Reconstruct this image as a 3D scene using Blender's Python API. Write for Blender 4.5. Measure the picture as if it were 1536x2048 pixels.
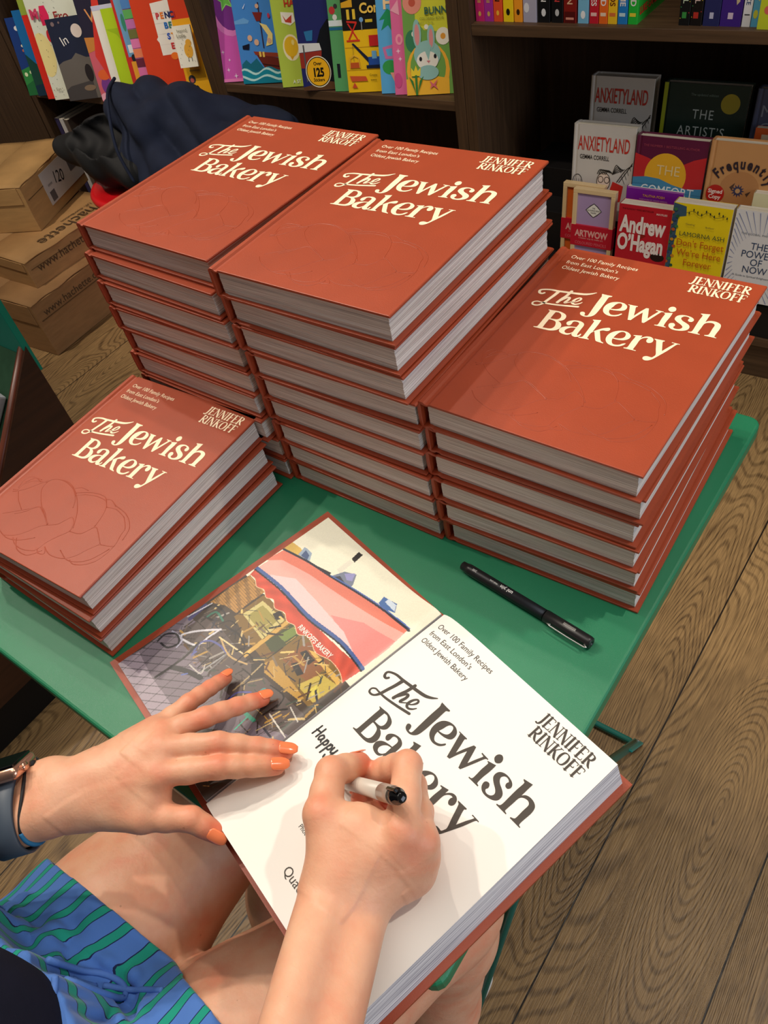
import bpy, bmesh, math, random
import numpy as np
from mathutils import Vector, Matrix
for _o in list(bpy.data.objects): bpy.data.objects.remove(_o)
SC = bpy.context.scene
COL = SC.collection
random.seed(7)

# ------------------------------------------------------------------ camera
CAM = (0.111079, -0.045454, 1.290072)
RX = (0.7999150, 0.5769062, -0.1652731)      # image right
RY = (0.3460773, -0.6684562, -0.6583288)     # image down
RZ = (-0.4902718, 0.4694098, -0.7343623)     # view direction
cam_d = bpy.data.cameras.new('camera'); cam = bpy.data.objects.new('camera', cam_d); COL.objects.link(cam)
cam.matrix_world = Matrix(((RX[0], -RY[0], -RZ[0], CAM[0]), (RX[1], -RY[1], -RZ[1], CAM[1]), (RX[2], -RY[2], -RZ[2], CAM[2]), (0, 0, 0, 1)))
cam_d.sensor_fit = 'HORIZONTAL'; cam_d.sensor_width = 36.0; cam_d.lens = 1540.7 / 1536 * 36.0
cam_d.clip_start = 0.02; cam_d.clip_end = 50
SC.camera = cam
SC.view_settings.view_transform = 'Standard'; SC.view_settings.look = 'None'
SC.view_settings.gamma = 1.0; SC.view_settings.use_curve_mapping = False
SC.view_settings.exposure = -0.17

# ------------------------------------------------------------------ light
W = bpy.data.worlds.new('shop_ambient'); SC.world = W; W.use_nodes = True
W.node_tree.nodes['Background'].inputs[0].default_value = (1.0, 0.90, 0.80, 1)
W.node_tree.nodes['Background'].inputs[1].default_value = 0.12

def spot(name, loc, target, power, size=50, blend=0.5, radius=0.03, col=(1.0, 0.86, 0.70)):
    d = bpy.data.lights.new(name, 'SPOT'); d.energy = power; d.spot_size = math.radians(size)
    d.spot_blend = blend; d.shadow_soft_size = radius; d.color = col
    o = bpy.data.objects.new(name, d); COL.objects.link(o); o.location = loc
    o.rotation_euler = (Vector(target) - Vector(loc)).to_track_quat('-Z', 'Y').to_euler()
    return o
def area(name, loc, target, power, sx, sy, col):
    d = bpy.data.lights.new(name, 'AREA'); d.shape = 'RECTANGLE'; d.size = sx; d.size_y = sy; d.energy = power; d.color = col
    o = bpy.data.objects.new(name, d); COL.objects.link(o); o.location = loc
    o.rotation_euler = (Vector(target) - Vector(loc)).to_track_quat('-Z', 'Y').to_euler()
    return o
WARM = (1.0, 0.88, 0.74)
spot('ceiling_spot', (-2.05, 0.15, 2.85), (-0.30, 0.15, 0.75), 96, 55, 0.8, 0.03, WARM)
spot('ceiling_spot', (-1.45, 0.45, 2.85), (-0.20, 0.2, 0.75), 62, 55, 0.8, 0.03, WARM)
spot('ceiling_spot', (-1.75, 0.80, 2.85), (-0.25, 0.1, 0.75), 50, 55, 0.8, 0.03, WARM)
spot('ceiling_spot', (-1.0, 1.05, 2.85), (-0.20, 0.2, 0.75), 40, 55, 0.8, 0.03, WARM)
spot('ceiling_spot', (0.75, 1.0, 2.85), (0.35, 0.35, 0.0), 95, 60, 1.0, 0.035, WARM)
spot('ceiling_spot', (-0.35, 0.35, 2.85), (-0.5, 1.6, 0.4), 60, 46, 0.8, 0.035, WARM)
spot('ceiling_spot', (-1.5, 0.3, 2.85), (-1.6, 1.6, 0.6), 72, 46, 0.8, 0.035, WARM)
spot('ceiling_spot', (-2.3, 0.2, 2.85), (-2.3, 1.2, 0.3), 150, 50, 0.9, 0.035, WARM)
area('overhead_fill', (-0.3, 0.1, 2.9), (-0.3, 0.1, 0), 17, 1.6, 1.2, (1.0, 0.94, 0.86))  # soft fill added overhead, no visible fixture, lightens the hand shadows
area('shop_window', (3.2, 0.4, 1.5), (0, 0.2, 0.7), 52, 2.2, 1.8, (0.78, 0.86, 1.0))

# ------------------------------------------------------------------ helpers
def srgb(r, g, b):
    f = lambda c: (c / 255 / 12.92) if c / 255 <= 0.04045 else ((c / 255 + 0.055) / 1.055) ** 2.4
    return (f(r), f(g), f(b), 1)
MATS = {}
def mat(name, rgb, rough=0.5, spec=0.5, var=0.0, vscale=20, bump=0.0, bscale=200, metal=0.0, coat=0.0, sss=0.0, stretch=None, trans=0.0):
    """plain surface with procedural variation; rgb in 0..255"""
    if name in MATS: return MATS[name]
    m = bpy.data.materials.new(name); m.use_nodes = True; nt = m.node_tree; b = nt.nodes['Principled BSDF']
    c = srgb(*rgb)
    b.inputs['Base Color'].default_value = c; b.inputs['Roughness'].default_value = rough
    b.inputs['Specular IOR Level'].default_value = spec; b.inputs['Metallic'].default_value = metal
    b.inputs['Coat Weight'].default_value = coat; b.inputs['Coat Roughness'].default_value = 0.15
    b.inputs['Transmission Weight'].default_value = trans
    tc = nt.nodes.new('ShaderNodeTexCoord'); mp = nt.nodes.new('ShaderNodeMapping'); nt.links.new(tc.outputs['Object'], mp.inputs[0])
    if stretch: mp.inputs['Scale'].default_value = stretch
    n = nt.nodes.new('ShaderNodeTexNoise'); n.inputs['Scale'].default_value = vscale; n.inputs['Detail'].default_value = 4
    nt.links.new(mp.outputs[0], n.inputs['Vector'])
    r = nt.nodes.new('ShaderNodeValToRGB'); v = max(var, 0.02)
    r.color_ramp.elements[0].position = 0.3; r.color_ramp.elements[1].position = 0.7
    r.color_ramp.elements[0].color = (c[0] * (1 - v), c[1] * (1 - v), c[2] * (1 - v), 1)
    r.color_ramp.elements[1].color = (min(1, c[0] * (1 + v)), min(1, c[1] * (1 + v)), min(1, c[2] * (1 + v)), 1)
    nt.links.new(n.outputs[0], r.inputs[0]); nt.links.new(r.outputs[0], b.inputs['Base Color'])
    if sss:
        b.inputs['Subsurface Weight'].default_value = sss; b.inputs['Subsurface Radius'].default_value = (0.012, 0.004, 0.002); b.inputs['Subsurface Scale'].default_value = 0.6
    if bump:
        n2 = nt.nodes.new('ShaderNodeTexNoise'); n2.inputs['Scale'].default_value = bscale; n2.inputs['Detail'].default_value = 3
        nt.links.new(mp.outputs[0], n2.inputs['Vector'])
        bp = nt.nodes.new('ShaderNodeBump'); bp.inputs['Strength'].default_value = bump; bp.inputs['Distance'].default_value = 0.0005
        nt.links.new(n2.outputs[0], bp.inputs['Height']); nt.links.new(bp.outputs[0], b.inputs['Normal'])
    MATS[name] = m
    return m

def tag(o, label=None, cat=None, group=None, kind=None):
    if label: o['label'] = label
    if cat: o['category'] = cat
    if group: o['group'] = group
    if kind: o['kind'] = kind
    return o
def empty(name, label, cat, loc=(0, 0, 0), rot=(0, 0, 0), group=None):
    o = bpy.data.objects.new(name, None); COL.objects.link(o); o.empty_display_size = 0.02
    o.location = loc; o.rotation_euler = rot
    return tag(o, label, cat, group)
def mesh_obj(name, verts, faces, m, parent=None, smooth=False, midx=None):
    me = bpy.data.meshes.new(name); me.from_pydata([tuple(v) for v in verts], [], [tuple(f) for f in faces])
    for mm in (m if isinstance(m, (list, tuple)) else [m]): me.materials.append(mm)
    if midx is not None: me.polygons.foreach_set('material_index', midx)
    if smooth: me.polygons.foreach_set('use_smooth', [True] * len(me.polygons))
    me.update()
    o = bpy.data.objects.new(name, me); COL.objects.link(o)
    if parent is not None: o.parent = parent
    return o
def bm_obj(name, bm, m, parent=None, smooth=False):
    me = bpy.data.meshes.new(name); bm.to_mesh(me); bm.free()
    for mm in (m if isinstance(m, (list, tuple)) else [m]): me.materials.append(mm)
    if smooth: me.polygons.foreach_set('use_smooth', [True] * len(me.polygons))
    o = bpy.data.objects.new(name, me); COL.objects.link(o)
    if parent is not None: o.parent = parent
    return o
def add_box(bm, lo, hi, bevel=0.0, M=None, seg=2):
    g = bmesh.ops.create_cube(bm, size=1.0); vs = g['verts']
    for v in vs: v.co = Vector([lo[i] + (v.co[i] + 0.5) * (hi[i] - lo[i]) for i in range(3)])
    if bevel:
        es = list({e for v in vs for e in v.link_edges})
        r = bmesh.ops.bevel(bm, geom=es, offset=bevel, segments=seg, affect='EDGES', profile=0.5)
        vs = list({v for f in r['faces'] for v in f.verts} | set(v for v in vs if v.is_valid))
    if M is not None:
        for v in vs: v.co = M @ v.co
    return vs
def box(name, lo, hi, m, parent=None, bevel=0.0, M=None):
    bm = bmesh.new(); add_box(bm, lo, hi, bevel, M); return bm_obj(name, bm, m, parent)
def tube_data(pts, rad, seg=10, cap=True):
    pts = [Vector(p) for p in pts]; n = len(pts)
    if not hasattr(rad, '__len__'): rad = [rad] * n
    V = []; F = []; up = None
    for i, p in enumerate(pts):
        t = (pts[min(i + 1, n - 1)] - pts[max(i - 1, 0)]).normalized()
        if up is None:
            up = Vector((0, 0, 1)) if abs(t.z) < 0.9 else Vector((1, 0, 0))
        a = t.cross(up).normalized(); up = a.cross(t).normalized()
        for k in range(seg):
            th = 2 * math.pi * k / seg
            V.append(p + (a * math.cos(th) + up * math.sin(th)) * rad[i])
    for i in range(n - 1):
        for k in range(seg):
            a0 = i * seg + k; a1 = i * seg + (k + 1) % seg
            F.append((a0, a1, a1 + seg, a0 + seg))
    if cap: F.append(tuple(range(seg))[::-1]); F.append(tuple((n - 1) * seg + k for k in range(seg)))
    return V, F
def tube(name, pts, rad, m, parent=None, seg=10, smooth=True):
    V, F = tube_data(pts, rad, seg); return mesh_obj(name, V, F, m, parent, smooth)
def crom(pts, k=6, closed=False):
    """Catmull-Rom through points of any dimension"""
    P = [np.array(p, float) for p in pts]; n = len(P); out = []
    rng = range(n if closed else n - 1)
    for i in rng:
        if closed: p0, p1, p2, p3 = P[i - 1], P[i], P[(i + 1) % n], P[(i + 2) % n]
        else: p0, p1, p2, p3 = P[max(i - 1, 0)], P[i], P[i + 1], P[min(i + 2, n - 1)]
        for j in range(k):
            t = j / k; out.append(0.5 * (2 * p1 + (p2 - p0) * t + (2 * p0 - 5 * p1 + 4 * p2 - p3) * t * t + (3 * p1 - p0 - 3 * p2 + p3) * t ** 3))
    if not closed: out.append(P[-1])
    return out
def ribbon(strokes, k=6, z=0.0):
    """flat pen strokes: each stroke is a list of (x, y, width)"""
    V = []; F = []
    for st in strokes:
        P = crom(st, k) if len(st) > 2 else [np.array(p, float) for p in st]
        b = len(V); n = len(P)
        for i, p in enumerate(P):
            t = P[min(i + 1, n - 1)][:2] - P[max(i - 1, 0)][:2]; L = math.hypot(*t) or 1; nx, ny = -t[1] / L, t[0] / L; w = p[2] / 2
            V += [(p[0] + nx * w, p[1] + ny * w, z), (p[0] - nx * w, p[1] - ny * w, z)]
        for i in range(n - 1): F.append((b + 2 * i, b + 2 * i + 1, b + 2 * i + 3, b + 2 * i + 2))
        z += 6e-7
        for e, p in ((0, P[0]), (1, P[-1])):          # round ends
            z += 6e-7
            c = len(V); V += [(p[0] + p[2] / 2 * math.cos(a * math.pi / 6), p[1] + p[2] / 2 * math.sin(a * math.pi / 6), z) for a in range(12)]
            F.append(tuple(range(c, c + 12)))
    return V, F
DG = None
def curve_to_mesh(cu):
    o = bpy.data.objects.new('tmp_curve', cu); COL.objects.link(o)
    bpy.context.view_layer.update()
    me = bpy.data.meshes.new_from_object(o.evaluated_get(bpy.context.evaluated_depsgraph_get()))
    bpy.data.objects.remove(o); bpy.data.curves.remove(cu)
    return me
TXT = {}
def text_mesh(s, size, align='LEFT', sx=1.0, shear=0.0, bold=0.0, spacing=1.0, line=1.0):
    k = (s, size, align, sx, shear, bold, spacing, line)
    if k in TXT: return TXT[k]
    cu = bpy.data.curves.new('lettering', 'FONT'); cu.body = s; cu.size = size; cu.align_x = align; cu.shear = shear
    cu.offset = bold * size; cu.space_character = spacing; cu.space_line = line; cu.resolution_u = 3
    me = curve_to_mesh(cu)
    for v in me.vertices: v.co.x *= sx
    TXT[k] = me
    return me
def put_text(name, s, size, m, parent, M, **kw):
    me = text_mesh(s, size, **kw).copy(); me.transform(M); me.materials.clear(); me.materials.append(m)
    o = bpy.data.objects.new(name, me); COL.objects.link(o); o.parent = parent
    return o
def fill_mesh(loops_list, k=4):
    """filled outlines with holes; points (x, y[, corner])"""
    cu = bpy.data.curves.new('outline', 'CURVE'); cu.dimensions = '2D'; cu.fill_mode = 'BOTH'
    for loops in loops_list:
        for lp in loops:
            n = len(lp); pts = []
            for i in range(n):
                p1 = np.array(lp[i][:2], float); p2 = np.array(lp[(i + 1) % n][:2], float)
                c1 = len(lp[i]) > 2; c2 = len(lp[(i + 1) % n]) > 2
                p0 = p1 if c1 else np.array(lp[i - 1][:2], float); p3 = p2 if c2 else np.array(lp[(i + 2) % n][:2], float)
                for j in range(k):
                    t = j / k; pts.append(0.5 * (2 * p1 + (p2 - p0) * t + (2 * p0 - 5 * p1 + 4 * p2 - p3) * t * t + (3 * p1 - p0 - 3 * p2 + p3) * t ** 3))
            sp = cu.splines.new('POLY'); sp.points.add(len(pts) - 1)
            for q, p in zip(sp.points, pts): q.co = (p[0], p[1], 0, 1)
            sp.use_cyclic_u = True
    return curve_to_mesh(cu)
def poly_data(polys, z0=0.0, dz=0.0):
    """flat polygons, later ones a hair higher; returns V, F, idx"""
    V = []; F = []; I = []
    for j, (mi, pts) in enumerate(polys):
        b = len(V); V += [(p[0], p[1], z0 + dz * j) for p in pts]; F.append(tuple(range(b, b + len(pts)))); I.append(mi)
    return V, F, I
def ell(cx, cy, rx, ry=None, n=20, a0=0.0, a1=2 * math.pi):
    ry = rx if ry is None else ry
    return [(cx + rx * math.cos(a0 + (a1 - a0) * i / n), cy + ry * math.sin(a0 + (a1 - a0) * i / n)) for i in range(n)]
def rect(x0, y0, x1, y1): return [(x0, y0), (x1, y0), (x1, y1), (x0, y1)]
def copy_tree(o, parent=None):
    c = o.copy(); COL.objects.link(c); c.parent = parent
    for ch in list(o.children): copy_tree(ch, c)
    return c

# ------------------------------------------------------------------ setting: floor, shelving wall
TABLE_Z = 0.71
def wood_floor_mat():
    m = bpy.data.materials.new('floor_planks'); m.use_nodes = True; nt = m.node_tree; b = nt.nodes['Principled BSDF']; N = nt.nodes.new; L = nt.links.new
    tc = N('ShaderNodeTexCoord')
    sep = N('ShaderNodeSeparateXYZ'); L(tc.outputs['Object'], sep.inputs[0])
    # planks run along y, 0.19 m wide
    sx = N('ShaderNodeMath'); sx.operation = 'MULTIPLY_ADD'; sx.inputs[1].default_value = 1 / PLANK_W; sx.inputs[2].default_value = PLANK_O; L(sep.outputs[0], sx.inputs[0])
    fl = N('ShaderNodeMath'); fl.operation = 'FLOOR'; L(sx.outputs[0], fl.inputs[0])
    fr = N('ShaderNodeMath'); fr.operation = 'FRACT'; L(sx.outputs[0], fr.inputs[0])
    wn = N('ShaderNodeTexWhiteNoise'); wn.noise_dimensions = '1D'; L(fl.outputs[0], wn.inputs['W'])
    off = N('ShaderNodeMath'); off.operation = 'MULTIPLY'; off.inputs[1].default_value = 7.3; L(wn.outputs['Value'], off.inputs[0])
    yo = N('ShaderNodeMath'); yo.operation = 'ADD'; L(sep.outputs[1], yo.inputs[0]); L(off.outputs[0], yo.inputs[1])
    cb = N('ShaderNodeCombineXYZ'); L(sep.outputs[0], cb.inputs[0]); L(yo.outputs[0], cb.inputs[1]); L(off.outputs[0], cb.inputs[2])
    mp = N('ShaderNodeMapping'); mp.inputs['Scale'].default_value = (6.0, 0.9, 1.0); L(cb.outputs[0], mp.inputs[0])
    n1 = N('ShaderNodeTexNoise'); n1.inputs['Scale'].default_value = 1.0; n1.inputs['Detail'].default_value = 1.5; n1.inputs['Roughness'].default_value = 0.4; L(mp.outputs[0], n1.inputs['Vector'])
    # growth rings = sine of the noise field, with one cathedral figure opening around a knot
    ml0 = N('ShaderNodeMath'); ml0.operation = 'MULTIPLY'; ml0.inputs[1].default_value = 470.0; L(n1.outputs[0], ml0.inputs[0])
    def M_(op, a=None, b=None, c=None):
        q = N('ShaderNodeMath'); q.operation = op
        for i, v in enumerate((a, b, c)):
            if v is None: continue
            if isinstance(v, (int, float)): q.inputs[i].default_value = v
            else: L(v, q.inputs[i])
        return q.outputs[0]
    dx = M_('SUBTRACT', sep.outputs[0], KNOT[0]); dy = M_('SUBTRACT', sep.outputs[1], KNOT[1])
    ang = M_('MULTIPLY_ADD', dy, .02, dx)
    k_ = M_('MULTIPLY_ADD', M_('GREATER_THAN', dy, 0.0), .10, .17)
    dd = M_('SQRT', M_('ADD', M_('POWER', ang, 2.0), M_('POWER', M_('MULTIPLY', dy, k_), 2.0)))
    dw = M_('ADD', dd, M_('MULTIPLY', M_('SUBTRACT', n1.outputs[0], 0.5), .05))
    ring = M_('MULTIPLY', dw, 1350.0)
    w_ = M_('SUBTRACT', 1.0, M_('MINIMUM', M_('MAXIMUM', M_('MULTIPLY', M_('SUBTRACT', dd, .070), 40.0), 0.0), 1.0))
    w2 = M_('MULTIPLY', w_, M_('LESS_THAN', M_('ABSOLUTE', M_('SUBTRACT', sep.outputs[0], .0775)), .1045))
    mlo = M_('ADD', M_('MULTIPLY', ring, w2), M_('MULTIPLY', ml0.outputs[0], M_('SUBTRACT', 1.0, w2)))
    class _O: pass
    ml = _O(); ml.outputs = [mlo]
    sn = N('ShaderNodeMath'); sn.operation = 'SINE'; L(ml.outputs[0], sn.inputs[0])
    r1 = N('ShaderNodeMapRange'); r1.inputs[1].default_value = -1.0; r1.inputs[2].default_value = -0.1; L(sn.outputs[0], r1.inputs[0])
    mp2 = N('ShaderNodeMapping'); mp2.inputs['Scale'].default_value = (560, 26, 1); L(cb.outputs[0], mp2.inputs[0])
    n2 = N('ShaderNodeTexNoise'); n2.inputs['Scale'].default_value = 1.0; n2.inputs['Detail'].default_value = 3; L(mp2.outputs[0], n2.inputs['Vector'])
    n3 = N('ShaderNodeTexNoise'); n3.inputs['Scale'].default_value = 5.0; n3.inputs['Detail'].default_value = 4; L(cb.outputs[0], n3.inputs['Vector'])
    cr = N('ShaderNodeValToRGB'); cr.color_ramp.elements[0].color = srgb(70, 50, 30); cr.color_ramp.elements[1].color = srgb(176, 142, 94)
    cr.color_ramp.elements[0].position = 0.12; cr.color_ramp.elements[1].position = 0.92
    mix = N('ShaderNodeMath'); mix.operation = 'MULTIPLY_ADD'; mix.inputs[1].default_value = 0.25; L(r1.outputs[0], mix.inputs[0])
    m2 = N('ShaderNodeMath'); m2.operation = 'MULTIPLY'; m2.inputs[1].default_value = 0.95; L(n2.outputs[0], m2.inputs[0])
    m3 = N('ShaderNodeMath'); m3.operation = 'MULTIPLY_ADD'; m3.inputs[1].default_value = 0.45; L(n3.outputs[0], m3.inputs[0]); L(m2.outputs[0], m3.inputs[2])
    L(m3.outputs[0], mix.inputs[2])
    sb = N('ShaderNodeMath'); sb.operation = 'MULTIPLY_ADD'; sb.inputs[1].default_value = 0.14; L(wn.outputs['Value'], sb.inputs[0]); L(mix.outputs[0], sb.inputs[2])
    s2 = N('ShaderNodeMath'); s2.operation = 'SUBTRACT'; s2.inputs[1].default_value = 0.42; L(sb.outputs[0], s2.inputs[0])
    L(s2.outputs[0], cr.inputs[0])
    # seams between planks
    a = N('ShaderNodeMath'); a.operation = 'LESS_THAN'; a.inputs[1].default_value = 0.013; L(fr.outputs[0], a.inputs[0])
    # end joints
    yj = N('ShaderNodeMath'); yj.operation = 'DIVIDE'; yj.inputs[1].default_value = 2.6; L(yo.outputs[0], yj.inputs[0])
    yf = N('ShaderNodeMath'); yf.operation = 'FRACT'; L(yj.outputs[0], yf.inputs[0])
    a2 = N('ShaderNodeMath'); a2.operation = 'LESS_THAN'; a2.inputs[1].default_value = -1.0; L(yf.outputs[0], a2.inputs[0])
    mx = N('ShaderNodeMath'); mx.operation = 'MAXIMUM'; L(a.outputs[0], mx.inputs[0]); L(a2.outputs[0], mx.inputs[1])
    cm = N('ShaderNodeMix'); cm.data_type = 'RGBA'; L(mx.outputs[0], cm.inputs[0]); L(cr.outputs[0], cm.inputs[6]); cm.inputs[7].default_value = srgb(28, 19, 12)
    L(cm.outputs[2], b.inputs['Base Color'])
    b.inputs['Roughness'].default_value = 0.42; b.inputs['Specular IOR Level'].default_value = 0.4
    hh = N('ShaderNodeMath'); hh.operation = 'SUBTRACT'; L(mix.outputs[0], hh.inputs[0]); L(mx.outputs[0], hh.inputs[1])
    bp = N('ShaderNodeBump'); bp.inputs['Strength'].default_value = 0.5; bp.inputs['Distance'].default_value = 0.0012; L(hh.outputs[0], bp.inputs['Height']); L(bp.outputs[0], b.inputs['Normal'])
    return m
KNOT = (0.100, 0.520); PLANK_W = 0.209; PLANK_O = 0.129
floor = box('floor', (-4.2, -2.0, -0.05), (2.6, 1.95, 0.0), wood_floor_mat()); tag(floor, kind='structure')
M_SH = mat('dark_shelf_wood', (74, 54, 36), 0.55, 0.3, 0.28, 3, 0.3, 300, stretch=(40, 40, 2))
M_SHH = mat('dark_shelf_wood_long', (84, 62, 42), 0.5, 0.35, 0.28, 3, 0.3, 300, stretch=(2, 40, 40))
M_BACK = mat('shelf_back_panel', (58, 40, 27), 0.6, 0.25, 0.25, 3, 0.2, 300, stretch=(30, 30, 1.5))
wall = box('wall_back', (-4.2, 1.86, 0.0), (2.6, 1.95, 2.9), mat('wall_paint', (150, 140, 125), 0.8, 0.2)); tag(wall, kind='structure')

def bay(x0, x1, yf, shelves, label, depth=0.33, plinth=0.12, top=2.2, pos_holes=True):
    """one bookcase: two uprights, back, plinth and shelves; yf = y of the front edge at x0 and x1"""
    r = empty('bookcase', label, 'bookcase', (x0, yf[0], 0), (0, 0, math.atan2(yf[1] - yf[0], x1 - x0)))
    w = math.hypot(x1 - x0, yf[1] - yf[0]); t = 0.028
    for sx in (0, w - t):
        bm = bmesh.new(); add_box(bm, (sx, 0, 0), (sx + t, depth, top), 0.0015)
        for z in np.arange(0.16, 1.0, 0.032):
            bmesh.ops.create_circle(bm, cap_ends=True, radius=0.0022, segments=8, matrix=Matrix.Translation(((t + .0004) if sx == 0 else (w - t - .0004), .045, float(z))) @ Matrix.Rotation(math.pi / 2 * (1 if sx == 0 else -1), 4, 'Y'))
        bm_obj('upright', bm, M_SH, r)
    box('back_panel', (t, depth - 0.012, 0), (w - t, depth, top), M_BACK, r)
    box('plinth', (t, 0.02, 0), (w - t, 0.04, plinth - 0.022), M_SHH, r)
    for z in shelves:
        bm = bmesh.new(); add_box(bm, (t, 0.002, z - 0.022), (w - t, depth - 0.012, z), 0.0012)
        bm_obj('shelf_board', bm, M_SHH, r)
    return r
YF = lambda x: 1.5415 + 0.0402 * x      # front line of the shelving wall
def by(x0, x1): return (YF(x0), YF(x1))
bay(-0.921, -0.09 + 0.10, by(-0.921, 0.01), (0.12, 0.745, 1.05), 'dark wood bookcase at right with face-out books on its low shelf')
bay(-1.705, -0.922, by(-1.705, -0.922), (0.12, 0.586, 1.05), 'dark wood bookcase in the middle with bright picture books standing face-out')
bay(-2.62, -1.706, by(-2.62, -1.706), (0.12, 0.515, 1.05), 'dark wood bookcase at left behind the crumpled jacket')
pn = empty('bookcase', 'plain dark wood end panel of the shelving at the far left edge', 'bookcase', (-3.53, YF(-3.53), 0), (0, 0, math.atan(.0402)))
box('end_panel', (0, 0, 0), (.905, .028, 2.2), M_SH, pn, .001); box('side_panel', (.876, .0285, 0), (.905, .33, 2.2), M_SH, pn, .001)

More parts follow.
